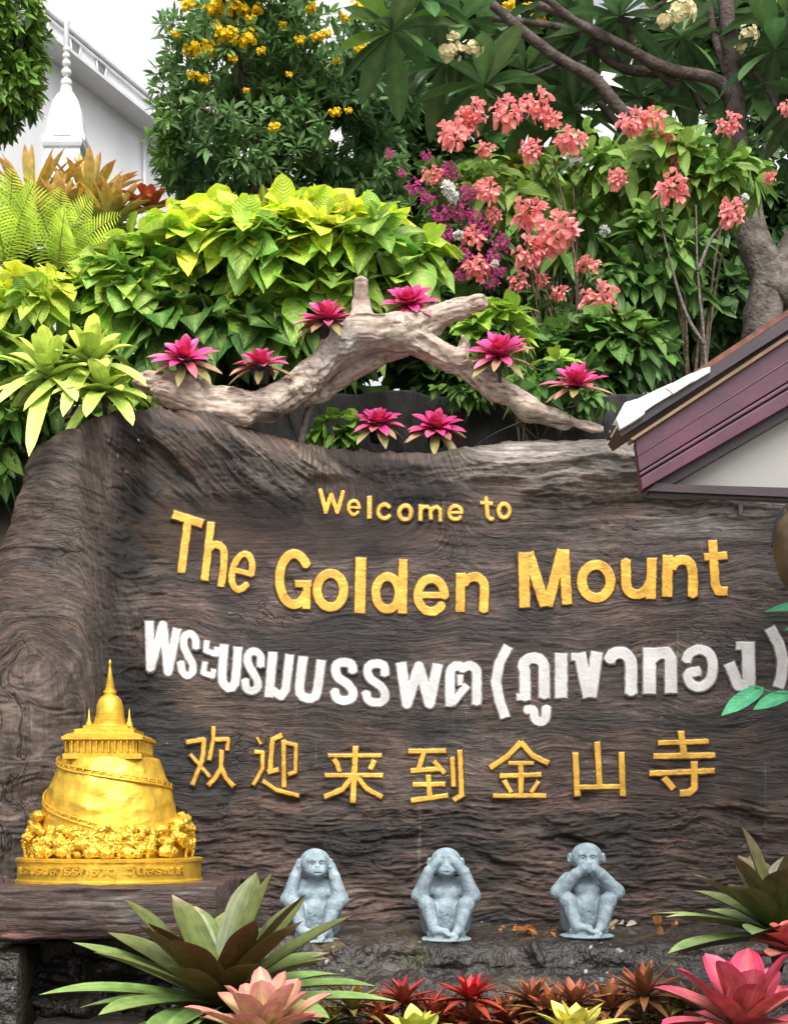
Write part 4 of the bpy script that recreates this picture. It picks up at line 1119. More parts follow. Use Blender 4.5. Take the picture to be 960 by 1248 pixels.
# inscription round the drum
def inscription():
    cu = bpy.data.curves.new('inscription', 'FONT')
    cu.body = '\u0e1e\u0e23\u0e30\u0e1a\u0e23\u0e21\u0e2a\u0e32\u0e23\u0e35\u0e23\u0e34\u0e01\u0e18\u0e32\u0e15\u0e38  \u0e27\u0e31\u0e14\u0e2a\u0e23\u0e30\u0e40\u0e01\u0e28'
    cu.size = 1.0; cu.extrude = 0.06; cu.offset = 0.02; cu.resolution_u = 3
    to = bpy.data.objects.new('inscription', cu); COL.objects.link(to)
    bpy.context.view_layer.update()
    me = bpy.data.meshes.new_from_object(to.evaluated_get(bpy.context.evaluated_depsgraph_get()))
    bpy.data.objects.remove(to); bpy.data.curves.remove(cu)
    n = len(me.vertices)
    if n == 0: return
    v = np.zeros(n * 3, np.float32); me.vertices.foreach_get('co', v); v = v.reshape(-1, 3)
    lo = v.min(0); hi = v.max(0)
    r = 110.5 * gs
    span = 2.10                       # radians of arc
    # place evenly in screen x: angle runs along the drum
    ang = -PI / 2 + (v[:, 0] - (lo[0] + hi[0]) / 2) / (hi[0] - lo[0]) * span
    zz = gz(1067) + (v[:, 1] - lo[1]) / (hi[1] - lo[1]) * (gz(1052) - gz(1067))
    dep = (v[:, 2] - lo[2]) / (hi[2] - lo[2] + 1e-6) * 0.016 - 0.003
    V = np.stack([gc[0] + (r + dep) * np.cos(ang), GY + (r + dep) * SQ * np.sin(ang), zz], 1)
    fs = [list(p.vertices) for p in me.polygons]
    bpy.data.meshes.remove(me)
    F3 = np.array([[p[0], p[i], p[i + 1]] for p in fs for i in range(1, len(p) - 1)])
    cen = V[F3].mean(1)
    cang = ang[F3].mean(1)
    gap = -PI / 2 + 0.165 * span
    for w_ in (cang < gap, cang >= gap):
        f = F3[w_]; u, iv = np.unique(f, return_inverse=True)
        goldmesh(MB().add(V[u], None, iv.reshape(-1, 3)), 'inscription_word', drum, smooth=False)
try: inscription()
except Exception as ex: print('inscription failed', ex)

# ------------------------------------------------------------------ monkeys
def monkey(px, pyb, yy, pose, label, hgt_px, turn=0.0):
    base = W(px, pyb, yy); H = hgt_px * S(yy)
    h = 0.0078
    Pg, o_ = grid3((-0.47, -0.47, -0.06), (0.47, 0.32, 1.06), h)
    f = np.full(Pg.shape[:3], 5.0, np.float32)
    def put(fn, c0, c1, r, k):
        nonlocal f
        lo = np.minimum(c0, c1) - r - k - 0.03; hi = np.maximum(c0, c1) + r + k + 0.03
        i0 = np.clip(((lo - o_) / h).astype(int), 0, None); i1 = ((hi - o_) / h).astype(int) + 2
        s_ = tuple(slice(i0[q], max(i1[q], i0[q] + 1)) for q in range(3))
        f[s_] = smin(f[s_], fn(Pg[s_]).astype(np.float32), k)
    def cap(a, b, ra, rb, k=0.04): put(lambda p: sd_cap(p, a, b, ra, rb), np.array(a), np.array(b), max(ra, rb), k)
    def el(c, r, k=0.04): put(lambda p: sd_ell(p, c, r), np.array(c), np.array(c), max(r), k)
    def cut(c, r, k=0.015):
        nonlocal f
        c = np.array(c); i0 = np.clip(((c - max(r) - .04 - o_) / h).astype(int), 0, None); i1 = ((c + max(r) + .04 - o_) / h).astype(int) + 1
        s_ = tuple(slice(i0[q], i1[q]) for q in range(3))
        f[s_] = -smin(-f[s_], sd_ell(Pg[s_], c, r).astype(np.float32), k)
    # torso
    el((0, 0.06, 0.16), (0.22, 0.20, 0.17)); el((0, 0.0, 0.31), (0.175, 0.165, 0.17), .06); el((0, 0.035, 0.48), (0.20, 0.15, 0.16), .06)
    cap((-0.15, 0.05, 0.585), (0.15, 0.05, 0.585), 0.085, 0.085, .05); cap((0, 0.03, 0.58), (0, -0.02, 0.74), 0.085, 0.085, .05)
    el((-0.075, -0.085, 0.50), (0.075, 0.05, 0.06), .04); el((0.075, -0.085, 0.50), (0.075, 0.05, 0.06), .04)
    # legs
    for s in (-1, 1):
        hip = (s * 0.15, 0.05, 0.13); kn = (s * 0.215, -0.16, 0.365); an = (s * 0.135, -0.245, 0.09)
        cap(hip, kn, 0.13, 0.092, .03); cap(kn, an, 0.09, 0.06, .025)
        tip = (s * 0.02 + (0.05 if s > 0 else 0), -0.335, 0.035) if s > 0 else (-0.005, -0.30, 0.075)
        cap(an, tip, 0.052, 0.042, .02); cap((an[0] + s * .03, an[1] + .03, .045), an, 0.05, 0.05, .02)
        d = np.array(tip) - np.array(an); d /= np.linalg.norm(d); sd = np.cross(d, (0, 0, 1.)); sd /= np.linalg.norm(sd)
        for q in range(5):
            o1 = np.array(tip) + sd * (q - 2) * 0.026 - np.array([0, 0, .008]); ln = 0.06 - 0.006 * abs(q - 2)
            cap(tuple(o1), tuple(o1 + d * ln - np.array([0, 0, 0.022])), 0.019, 0.015, .006)
    cap((-0.1, -0.24, 0.015), (0.06, -0.3, 0.012), 0.045, 0.04, .02)
    # low plinth the figure is cast with
    el((0, -0.06, -0.02), (0.30, 0.33, 0.045), .01)
    # head
    ca, sa = math.cos(turn), math.sin(turn)
    hc = np.array([0.0, -0.045, 0.84])
    def hd(x, y, z): return (hc[0] + x * ca - y * sa, hc[1] + x * sa + y * ca, hc[2] + z)
    el(tuple(hc + (0, .015, .025)), (0.168, 0.165, 0.142), .05); el(hd(0, -0.02, -.035), (0.15, 0.135, 0.13), .05)
    el(hd(0, -0.10, -0.09), (0.108, 0.085, 0.085), .03)
    cap(hd(-0.075, -0.125, 0.035), hd(0.075, -0.125, 0.035), 0.026, 0.026, .025)   # brow
    cap(hd(0, -0.135, 0.02), hd(0, -0.165, -0.035), 0.018, 0.026, .02)            # nose
    el(hd(0, -0.155, -0.095), (0.075, 0.04, 0.05), .02)
    if pose != 'see':
        for s in (-1, 1):
            cut(hd(s * 0.052, -0.155, 0.005), (0.034, 0.03, 0.024)); el(hd(s * 0.052, -0.128, 0.004), (0.026, 0.022, 0.019), .004)
            cut(hd(s * 0.012, -0.192, -0.045), (0.008, 0.012, 0.007), .004)
    cut(hd(0, -0.205, -0.105), (0.062, 0.03, 0.0095), .006)                         # mouth line
    cut((0.01, -0.165, 0.245), (0.011, 0.018, 0.011), .006)                         # navel
    for s in (-1, 1):
        el(hd(s * 0.182, 0.02, -0.005), (0.03, 0.035, 0.06), .012); cut(hd(s * 0.197, -0.005, -0.005), (0.012, 0.02, 0.034), .006)
        sh = (s * 0.19, 0.04, 0.585)
        if pose == 'hear': elb, wr, hand = (s * 0.29, -0.11, 0.43), (s * 0.225, -0.09, 0.68), (s * 0.18, -0.03, 0.80)
        elif pose == 'see': elb, wr, hand = (s * 0.295, -0.11, 0.47), (s * 0.195, -0.18, 0.74), (s * 0.095, -0.19, 0.85)
        else: elb, wr, hand = (s * 0.315, -0.11, 0.465), (s * 0.14, -0.20, 0.66), (s * 0.06, -0.225, 0.725)
        cap(sh, elb, 0.098, 0.092, .035); cap(elb, wr, 0.09, 0.064, .025)
        cap(wr, hand, 0.06, 0.056, .02)
        d = nrm(np.array(hand) - np.array(wr))
        if pose == 'hear': fd = nrm(np.array([-s * 0.45, 0.15, 1.0])); sp = np.array([0, -1.0, 0.1])
        elif pose == 'see': fd = nrm(np.array([-s * 1.0, 0.02, 0.12])); sp = np.array([0, 0, 1.0])
        else: fd = nrm(np.array([-s * 1.0, -0.02, 0.30])); sp = np.array([s * .25, 0, 1.0])
        sp = nrm(sp)
        for q in range(4):
            st = np.array(hand) + sp * (q - 1.5) * 0.031 + fd * 0.012
            mid = st + fd * 0.05 + (np.array([0, -.004, 0]) if pose != 'hear' else np.array([s * .012, 0, 0]))
            en = mid + fd * (0.045 - 0.008 * abs(q - 1.3)) + np.array([0, 0.018, 0]) * (pose != 'hear')
            cap(tuple(st), tuple(mid), 0.0195, 0.018, .009); cap(tuple(mid), tuple(en), 0.018, 0.0155, .006)
        th = np.array(wr) * .45 + np.array(hand) * .55
        cap(tuple(th), tuple(th + fd * 0.05 + (sp * (-.055) if pose == 'speak' else sp * (.05 if pose == 'hear' else -.055))), 0.022, 0.016, .012)
    near = np.abs(f) < 0.05
    q = Pg[near]
    f[near] += 0.003 * fbm(q[:, 0] * 14, q[:, 1] * 14, q[:, 2] * 14, 3)
    V, Fq = snets(f, o_, h)
    kx = noise(V[:, 0] * 6, V[:, 1] * 6, V[:, 2] * 6)
    c = np.broadcast_to(np.array([0.20, 0.265, 0.30]), (len(V), 3)).copy()
    c = c + (np.array([0.31, 0.375, 0.41]) - c) * sst(-.2, .5, kx)[:, None] * .5
    st = sst(0.25, 0.5, fbm(V[:, 0] * 5 + 4, V[:, 1] * 5, V[:, 2] * 5, 4))[:, None] * sst(.5, .0, V[:, 2])[:, None]
    c = c + (np.array([0.13, 0.15, 0.14]) - c) * st * .7
    gr = sst(0.15, 0.55, fbm(V[:, 0] * 9 + 14, V[:, 1] * 9, V[:, 2] * 5, 4))[:, None]
    c = c + (np.array([0.15, 0.17, 0.165]) - c) * gr * .55
    dr = sst(.35, .6, noise(V[:, 0] * 26, V[:, 1] * 26, V[:, 2] * 3.5))[:, None]
    c = c + (np.array([0.36, 0.40, 0.41]) - c) * dr * .4
    sp_ = sst(.6, .7, noise(V[:, 0] * 38, V[:, 1] * 38, V[:, 2] * 38))[:, None]
    c = c + (np.array([0.42, 0.44, 0.43]) - c) * sp_ * .7
    root = thing('monkey_statue', label, 'statue', base, 'three wise monkey statues on the ledge')
    body = mk('body', V * H + base, Fq, M_statue, root, c)
    if pose != 'see':
        for s in (-1, 1):
            mb = MB()
            e = np.array(hd(s * 0.052, -0.1475, 0.004)) * H
            mb.lathe([(0.0, -0.004), (0.0035, -0.002), (0.0035, 0.002), (0.0, 0.004)], (e[0] + base[0], e[1] + base[1]), 8)
            v = mb.V[-1]; v[:, 2] += e[2] + base[2]
            mb.build('pupil', M_pupil, body, True)
    return root
monkey(384, 1143, -0.30, 'hear', 'grey blue monkey statue covering its ears, partly behind the big maroon bromeliad', 108, 0.22)
monkey(543, 1142, -0.30, 'see', 'grey blue monkey statue covering its eyes with both hands', 108)
monkey(714, 1138, -0.28, 'speak', 'grey blue monkey statue covering its mouth with both hands', 110, -0.04)

# ------------------------------------------------------------------ driftwood
def driftwood():
    yy = 0.16
    chains = [
        ([(172, 466, 12), (215, 472, 17), (265, 490, 19), (325, 496, 19), (370, 466, 20), (408, 430, 21), (440, 404, 22), (490, 404, 20), (545, 434, 15), (600, 470, 14), (650, 500, 14), (690, 512, 9), (732, 524, 4)], .0),
        ([(442, 405, 18), (440, 372, 10), (440, 344, 7)], .0),
        ([(485, 408, 22), (530, 388, 15), (560, 377, 12), (584, 368, 9)], -.02),
        ([(345, 492, 12), (395, 474, 13), (440, 446, 12), (500, 420, 10)], .12), ([(560, 436, 8), (566, 420, 6), (564, 411, 3)], -.03), ([(420, 420, 12), (408, 402, 7), (400, 396, 4)], -.06), ([(240, 476, 10), (228, 462, 8), (205, 456, 5)], -.06),
        ([(200, 480, 16), (250, 500, 16), (300, 508, 12)], -.05)]
    lo = W(150, 560, yy) - .02; hi = W(750, 325, yy) + .02
    lo[1] = -0.12; hi[1] = 0.5
    h = 0.0064
    Pg, o_ = grid3(lo, hi, h)
    f = np.full(Pg.shape[:3], 5.0, np.float32); al = np.zeros_like(f); L0 = 0.0
    for ch, dy in chains:
        pts = np.array([W(a, b, yy + dy + 0.03 * math.sin(i * 1.7)) for i, (a, b, r) in enumerate(ch)]); rr = [r * S(yy) for a, b, r in ch]
        for k in range(len(pts) - 1):
            a, b = pts[k].astype(np.float32), pts[k + 1].astype(np.float32); m = max(rr[k], rr[k + 1]) + 0.12
            i0 = np.clip(((np.minimum(a, b) - m - o_) / h).astype(int), 0, None); i1 = ((np.maximum(a, b) + m - o_) / h).astype(int) + 1
            s_ = tuple(slice(i0[q], i1[q]) for q in range(3))
            p = Pg[s_]
            ba = b - a; l = np.linalg.norm(ba); t = ((p - a) @ ba) / (ba @ ba)
            tc_ = np.clip(t, 0, 1)
            pv = p - a - tc_[..., None] * ba
            rad = rr[k] + (rr[k + 1] - rr[k]) * tc_
            d = np.linalg.norm(pv, axis=-1) - rad
            gA = L0 + t * l
            d = d + 0.019 * fbm(gA * 4.5, pv[..., 2] * 34, pv[..., 1] * 34, 3) + 0.010 * np.abs(noise(gA * 2.5, pv[..., 2] * 22 + 5, pv[..., 1] * 22)) + 0.006 * noise(gA * 10, pv[..., 2] * 95, pv[..., 1] * 95) + 0.020 * noise(gA * 7, pv[..., 2] * 10, pv[..., 1] * 10 + 3)
            al[s_] = np.where(d < f[s_], gA, al[s_])
            f[s_] = smin(f[s_], d.astype(np.float32), 0.03)
            L0 += l
    V, Fq = snets(f, o_, h)
    ii = np.clip(((V - o_) / h).astype(int), 0, np.array(f.shape) - 1)
    g = al[tuple(ii.T)]
    px = 480 + V[:, 0] * F / (V[:, 1] - CY); py = HY - (V[:, 2] - CZ) * F / (V[:, 1] - CY)
    c = np.broadcast_to(np.array([0.36, 0.29, 0.235]), (len(V), 3)).copy()
    def put(k, w):
        nonlocal c
        c = c + (np.asarray(k) - c) * np.clip(w, 0, 1)[:, None]
    n1 = fbm(g * 4, V[:, 2] * 16, V[:, 1] * 16, 4); n2 = fbm(g * 8, V[:, 2] * 60, V[:, 1] * 60, 3)
    put((0.52, 0.45, 0.38), sst(0, .4, n1) * .7); put((0.2, 0.11, 0.075), sst(0.05, .5, -n1) * .75)
    put((0.08, 0.06, 0.05), sst(.12, .45, n2) * .8); put((.6, .53, .46), sst(.15, .5, -n2) * .6)
    put((0.30, 0.29, 0.29), np.exp(-(((px - 420) / 40) ** 2 + ((py - 425) / 30) ** 2)) * .7)
    put((0.30, 0.2, 0.17), sst(280, 190, px) * .5)
    # cracked blocks on the left bend
    cr = np.maximum(np.exp(-((np.mod(g * 15 + 1.3 * n1 + .5 * n2, 1) - .5) / .09) ** 2), 0) * np.exp(-(((px - 370) / 55) ** 2)) * .8
    put((0.05, 0.035, 0.03), cr)
    put((0.03, 0.026, 0.024), np.exp(-(((px - 335) / 18) ** 2 + ((py - 505) / 8) ** 2)) * .9)
    o = mk('driftwood_branch', V, Fq, M_drift, None, c)
    tag(o, 'twisted pale brown driftwood trunk arching over the top of the sign wall', 'driftwood')
driftwood()

# ------------------------------------------------------------------ neoregelias on the driftwood
PK = dict(ib=(0.82, 0.03, 0.19), it=(0.92, 0.085, 0.36), ob=(0.20, 0.17, 0.06), ot=(0.30, 0.27, 0.11), ub=(0.5, 0.04, 0.12), ut=(0.55, 0.10, 0.16))
PG = 'pink rosette bromeliads around the driftwood'
for (px, py, yy, L, lab, pot) in [
    (226, 441, 0.12, .155, 'pink bromeliad with few broad leaves, at the left end of the driftwood', True),
    (318, 449, 0.10, .155, 'pink bromeliad with brown tipped lower leaves, second from left along the driftwood', True),
    (399, 394, 0.14, .165, 'pink bromeliad in a black pot just left of the upright driftwood stub', True),
    (498, 374, 0.20, .165, 'pink bromeliad above the driftwood fork, between the upright stub and the broken limb', False),
    (609, 437, 0.10, .175, 'large pink bromeliad with brown roots clinging to the descending driftwood limb', False),
    (703, 473, 0.10, .170, 'pink bromeliad near the lower right tip of the driftwood', False),
    (460, 520, 0.30, .145, 'darker pink bromeliad under the driftwood arch, the left of the pair', True),
    (531, 526, 0.30, .145, 'darker pink bromeliad under the driftwood arch, the right of the pair', True)]:
    brom('pink_bromeliad', lab, W(px, py, yy), random.choice((28, 32, 38)), L * random.uniform(.92, 1.14), .0235, PK, (86, -8), (random.uniform(-.35, .35), -.1), random.uniform(.22, .42), p_strapm, PG, pot=(.05, .08) if pot else None, split=0.72, fold=.34, kr=(.58, .9), tilt=random.uniform(24, 44), dryp=.35, drycol=(0.40, 0.27, 0.16), inner=.5, edge=None)

# ------------------------------------------------------------------ upper left bromeliads
LG = dict(ib=(0.46, 0.58, 0.06), it=(0.72, 0.80, 0.13), ob=(0.42, 0.60, 0.10), ot=(0.66, 0.80, 0.20), ub=(0.46, 0.6, 0.14), ut=(0.64, 0.74, 0.24))
for (px, py, yy, L, n, lab) in [
    (62, 468, 0.05, .40, 18, 'yellow green bromeliad with long arching leaves, leftmost on top of the wall'),
    (112, 452, 0.10, .36, 18, 'yellow green bromeliad behind its twin, with one tall upright leaf'),
    (128, 482, -0.02, .27, 16, 'smaller yellow green bromeliad hanging over the top of the wall beside the driftwood')]:
    brom('green_bromeliad', lab, W(px, py, yy), n + 6, L * .92, .043, LG, (82, -6), (0, -.1), 0.6, p_strap, 'yellow green bromeliads on the wall top', fold=.3, inner=.7, tilt=22)
OG = dict(ib=(0.36, 0.36, 0.05), it=(0.66, 0.38, 0.10), ob=(0.36, 0.40, 0.06), ot=(0.66, 0.46, 0.09), ub=(0.52, 0.55, 0.12), ut=(0.82, 0.48, 0.2))
for (px, py, yy, L, lean, lab) in [
    (38, 262, 1.9, .46, (-.25, 0), 'orange bronze bromeliad standing at far left in front of the white building'),
    (108, 258, 1.9, .42, (.15, 0), 'orange bronze bromeliad in front of the white bell shrine'),
    (72, 274, 1.6, .32, (.1, -.3), 'low olive and rust bromeliad between two taller bronze ones'),
    (134, 276, 1.7, .34, (.4, -.3), 'olive bronze bromeliad leaning right beside the white wall')]:
    brom('bronze_bromeliad', lab, W(px, py, yy), 30, L, .030, OG, (84, 14), (lean[0], lean[1] - .1), 0.2, p_strapm, 'bronze bromeliads in front of the white building', fold=.35, inner=.75)
brom('bronze_bromeliad', 'small red orange bromeliad beside the golden leaved bush', W(184, 258, 1.7), 16, .22, .034, dict(ib=(.4, .06, .03), it=(.5, .09, .05), ob=(.35, .1, .04), ot=(.45, .13, .07)), (70, 0), (0, -.3), .25, p_strap, None, fold=.3)

# ------------------------------------------------------------------ foreground bromeliads
MG = dict(ib=(0.10, 0.14, 0.035), it=(0.15, 0.17, 0.055), ob=(0.12, 0.23, 0.055), ot=(0.25, 0.40, 0.12), ub=(0.13, 0.085, 0.022), ut=(0.15, 0.042, 0.03))
brom('maroon_bromeliad', 'very large bromeliad with maroon and green strap leaves in front of the slab', W(268, 1238, -1.55), 46, .60, .071, MG, (66, -8), (0, -.05), .2, p_strapm, None, fold=.28, dryp=.25, drycol=(.5, .38, .26), inner=.82, az0=.4, tilt=6, kr=(.3, .7))
MG2 = dict(ib=(0.09, 0.12, 0.035), it=(0.12, 0.08, 0.04), ob=(0.14, 0.22, 0.07), ot=(0.29, 0.39, 0.15), ub=(0.10, 0.13, 0.03), ut=(0.12, 0.07, 0.04))
brom('maroon_bromeliad', 'large dark green and maroon bromeliad at the right edge in front of the sign wall', W(948, 1148, -1.45), 30, .49, .072, MG2, (76, -14), (0, -.1), .16, p_strapm, None, fold=.3, dryp=.3, drycol=(.6, .48, .36), inner=.75)
PR = dict(ib=(0.55, 0.08, 0.14), it=(0.52, 0.035, 0.10), ob=(0.42, 0.16, 0.10), ot=(0.48, 0.05, 0.12), ub=(.45, .14, .1), ut=(.45, .05, .1))
brom('red_bromeliad', 'big crimson pink bromeliad in the bottom right corner', W(905, 1262, -2.2), 20, .32, .062, PR, (80, 15), (0, -.2), .2, p_strap, None, fold=.35, inner=.75, cv=(.62, .2, .18))
brom('red_bromeliad', 'salmon pink bromeliad cut by the right edge below the dark one', W(972, 1168, -1.8), 18, .23, .05, dict(ib=(.55, .06, .12), it=(.5, .12, .1), ob=(.5, .14, .11), ot=(.55, .2, .15)), (75, 5), (-.4, -.3), .2, p_strap, None, fold=.3)
brom('pale_bromeliad', 'pink and cream bromeliad in front of the large maroon one', W(322, 1275, -2.15), 22, .30, .05, dict(ib=(.55, .42, .16), it=(.62, .2, .2), ob=(.52, .36, .14), ot=(.6, .22, .22), ub=(.5, .4, .2), ut=(.62, .22, .24)), (78, 18), (0, -.15), .2, p_strap, None, fold=.35, inner=.7, cv=(.6, .5, .2))
YB = dict(ib=(.62, .55, .08), it=(.72, .64, .13), ob=(.5, .52, .08), ot=(.68, .62, .16))
brom('yellow_bromeliad', 'pale yellow bromeliad at the bottom in front of the small red ones', W(700, 1268, -2.1), 18, .19, .036, YB, (75, 10), (0, -.2), .15, p_strap2, None, fold=.3)
brom('yellow_bromeliad', 'yellow green bromeliad tips at the bottom below the eye covering monkey', W(508, 1272, -2.1), 16, .17, .034, dict(ib=(.45, .5, .06), it=(.6, .6, .1), ob=(.35, .45, .06), ot=(.55, .58, .12)), (78, 20), (0, -.2), .15, p_strap2, None, fold=.3)
RD = dict(ib=(.5, .03, .04), it=(.38, .03, .03), ob=(.22, .05, .02), ot=(.33, .07, .03), ub=(.25, .07, .03), ut=(.32, .1, .04))
RO = dict(ib=(.42, .09, .05), it=(.34, .1, .04), ob=(.2, .1, .03), ot=(.3, .13, .05), ub=(.22, .1, .04), ut=(.3, .14, .06))
RL = [(428, 1222, 'olive'), (462, 1240, 'dark'), (492, 1212, 'crimson'), (528, 1232, 'crimson'), (548, 1248, 'dark'), (572, 1208, 'bright red'), (578, 1236, 'crimson'), (618, 1236, 'salmon red'), (648, 1212, 'rust'), (672, 1226, 'rust'), (700, 1214, 'orange brown'), (742, 1222, 'salmon red'), (785, 1206, 'orange brown'), (790, 1236, 'rust'), (818, 1240, 'olive'), (640, 1246, 'dark'), (400, 1240, 'olive'), (838, 1220, 'olive')]
pos = ['left end of the row behind the pink and cream one', 'low in the row left of centre', 'below the ledge between two monkeys on the left', 'just left of the brightest red one', 'half hidden at the bottom left of centre', 'directly below the eye covering monkey', 'below the brightest red one', 'right of the brightest red one', 'in the back row left of the mouth covering monkey', 'behind the pale yellow bromeliad on its left', 'directly below the mouth covering monkey', 'behind the pale yellow bromeliad on its right', 'tallest at the right part of the row', 'low beside the crimson corner plant', 'next to the crimson corner plant', 'low between red plants in the middle', 'nearest the pink and cream bromeliad', 'at the right end of the row']
for (px, py, kd), ps in zip(RL, pos):
    c = RD if kd in ('crimson', 'bright red', 'dark') else RO
    if kd == 'olive': c = dict(ib=(.25, .16, .04), it=(.28, .16, .05), ob=(.14, .14, .03), ot=(.25, .2, .06))
    if kd == 'bright red': c = dict(ib=(.6, .02, .03), it=(.5, .025, .03), ob=(.3, .05, .02), ot=(.4, .06, .03))
    k = 1.3 if 'tallest' in ps else 1.0
    brom('small_red_bromeliad', 'small %s bromeliad %s' % (kd, ps), W(px, py + 14, -0.98 - .14 * random.random()), 28, .185 * k * random.uniform(.9, 1.12), .018, c, (80, 0), (0, -.2), .3, p_strap2, 'small red bromeliads along the foot of the ledge', fold=.35, inner=.6)

# ------------------------------------------------------------------ golden leaved shrub
def shrub(name, label, cat, blobs, n, per, L, Wd, ctop, cmid, clow, zr, droop=.5, prof=p_ovate, base=None, stems=6, ns=8, nc=5, Cv=None, corr=.10, cull=-.25, up=.35, group=None, mat=None, shell=.6, spread=1.1, stemr=.012, fold=.2, front=True, cj=.2):
    t = thing(name, label, cat, base, group)
    P, D = blob_pts(blobs, n, shell)
    if front:
        k = (D[:, 1] < 0.45); P, D = P[k], D[k]
    k = keep(P, 2.2, cull); P, D = P[k], D[k]
    D = nrm(D + np.array([0, -.15, up]))
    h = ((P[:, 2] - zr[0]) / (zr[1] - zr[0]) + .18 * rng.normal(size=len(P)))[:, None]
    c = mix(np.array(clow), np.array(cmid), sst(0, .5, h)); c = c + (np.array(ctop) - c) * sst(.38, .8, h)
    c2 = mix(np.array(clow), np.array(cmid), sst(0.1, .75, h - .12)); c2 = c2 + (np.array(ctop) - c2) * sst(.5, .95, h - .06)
    v, f, kc = shoots(P, D, per, L, Wd, c, c2, droop, spread, prof, ns, nc, fold, Cv, corr, cj=cj)
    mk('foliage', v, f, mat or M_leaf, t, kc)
    b = MB()
    for k in range(min(stems, len(P))):
        e = P[rng.integers(len(P))]; a = np.array(base) + rng.normal(0, .06, 3) * np.array([1, 1, 0]); m_ = (a + e) / 2 + rng.normal(0, .05, 3)
        pts, _ = catmull(np.array([a - np.array([0, 0, .15]), m_, e]), 9)
        b.tube(pts, np.linspace(stemr, stemr * .35, 9), 6, (0.11, 0.085, 0.055), .06)
    if stems: b.build('stems', M_bark, t, True)
    return t
def bl(px, py, y, rx, ry, rd):
    s = S(y); return (W(px, py, y), np.array([rx * s, rd, ry * s]))
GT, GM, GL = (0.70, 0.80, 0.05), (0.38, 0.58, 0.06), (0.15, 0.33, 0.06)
z0, z1 = W(0, 420, .9)[2], W(0, 235, .9)[2]
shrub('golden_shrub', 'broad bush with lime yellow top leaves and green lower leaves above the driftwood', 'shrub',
      [bl(330, 312, .9, 130, 72, .4), bl(455, 312, .85, 85, 64, .35), bl(390, 290, .9, 100, 52, .35), bl(225, 325, .9, 85, 62, .35), bl(160, 355, .8, 65, 50, .3)], 260, 8, .265, .31, GT, GM, GL, (z0, z1), .42, base=W(300, 470, .9), stems=10, Cv=(.5, .62, .16), up=.5, fold=.13, cj=.24, spread=1.2)
z0, z1 = W(0, 440, .9)[2], W(0, 330, .9)[2]
shrub('golden_shrub', 'green leaved bush hanging behind the left part of the driftwood', 'shrub',
      [bl(250, 400, .75, 110, 45, .25), bl(390, 370, .8, 90, 42, .25)], 50, 7, .33, .30, (.2, .33, .03), (.12, .26, .03), (.05, .13, .025), (z0, z1), .8, base=W(330, 480, .85), stems=6, Cv=(.26, .38, .1), up=.1)
shrub('golden_shrub', 'small lime yellow leaved bush at the left edge below the fern', 'shrub',
      [bl(48, 368, .7, 62, 34, .3), bl(-5, 385, .7, 50, 40, .3)], 46, 8, .19, .32, GT, (.33, .48, .04), (.12, .28, .05), (W(0, 415, .7)[2], W(0, 345, .7)[2]), .5, base=W(30, 440, .7), stems=5, Cv=(.5, .58, .15), up=.5)
shrub('green_shrub', 'dark green leafy bush spilling down the left side of the wall', 'shrub',
      [bl(-8, 450, .45, 50, 55, .22), bl(-22, 545, .5, 42, 75, .2)], 64, 7, .2, .3, (.2, .34, .04), (.1, .24, .03), (.05, .15, .025), (W(0, 640, .5)[2], W(0, 400, .5)[2]), .6, base=W(-20, 640, .55), stems=5, Cv=(.25, .4, .1), up=.1)
shrub('green_shrub', 'little bright green plant behind the wall top beside the darker pink pair', 'shrub',
      [bl(408, 520, .34, 26, 22, .08)], 22, 6, .105, .34, (.28, .45, .06), (.2, .4, .05), (.12, .28, .04), (W(0, 545, .3)[2], W(0, 500, .3)[2]), .5, base=W(408, 545, .34), stems=3, up=.5, cull=-2, stemr=.005)
shrub('green_shrub', 'low green plant between the last two driftwood bromeliads', 'shrub',
      [bl(655, 452, .38, 40, 26, .1), bl(600, 400, .5, 50, 32, .12)], 40, 6, .16, .26, (.3, .48, .05), (.14, .3, .04), (.07, .18, .03), (W(0, 480, .4)[2], W(0, 390, .4)[2]), .5, base=W(650, 520, .42), stems=4, up=.4, cull=-2, stemr=.006)
shrub('green_shrub', 'shaded dark green bush behind the golden leaved bush', 'shrub', [bl(200, 400, 1.75, 130, 80, .25), bl(380, 390, 1.75, 130, 90, .25), bl(520, 390, 1.6, 70, 70, .25), bl(450, 440, 1.3, 110, 50, .15), bl(455, 455, .98, 60, 34, .08), bl(250, 460, 1.2, 110, 40, .15)], 300, 7, .24, .27, (.09, .19, .035), (.06, .14, .03), (.04, .10, .022), (W(0, 480, 1.7)[2], W(0, 300, 1.7)[2]), .5, base=W(330, 500, 1.75), stems=8, Cv=(.12, .2, .06), up=.2, cull=-2, shell=.2)
shrub('green_shrub', 'shaded dark bush filling the gap under the coral flowers above the stone wall', 'shrub', [bl(610, 425, 1.15, 90, 50, .2), bl(740, 430, 1.15, 80, 50, .2), bl(680, 455, .95, 70, 25, .1), bl(545, 450, 1.05, 45, 34, .1)], 150, 7, .17, .27, (.12, .24, .04), (.07, .16, .03), (.04, .10, .022), (W(0, 490, 1.1)[2], W(0, 370, 1.1)[2]), .5, base=W(680, 500, 1.15), stems=8, Cv=(.14, .24, .06), up=.2, cull=-2, shell=.2)
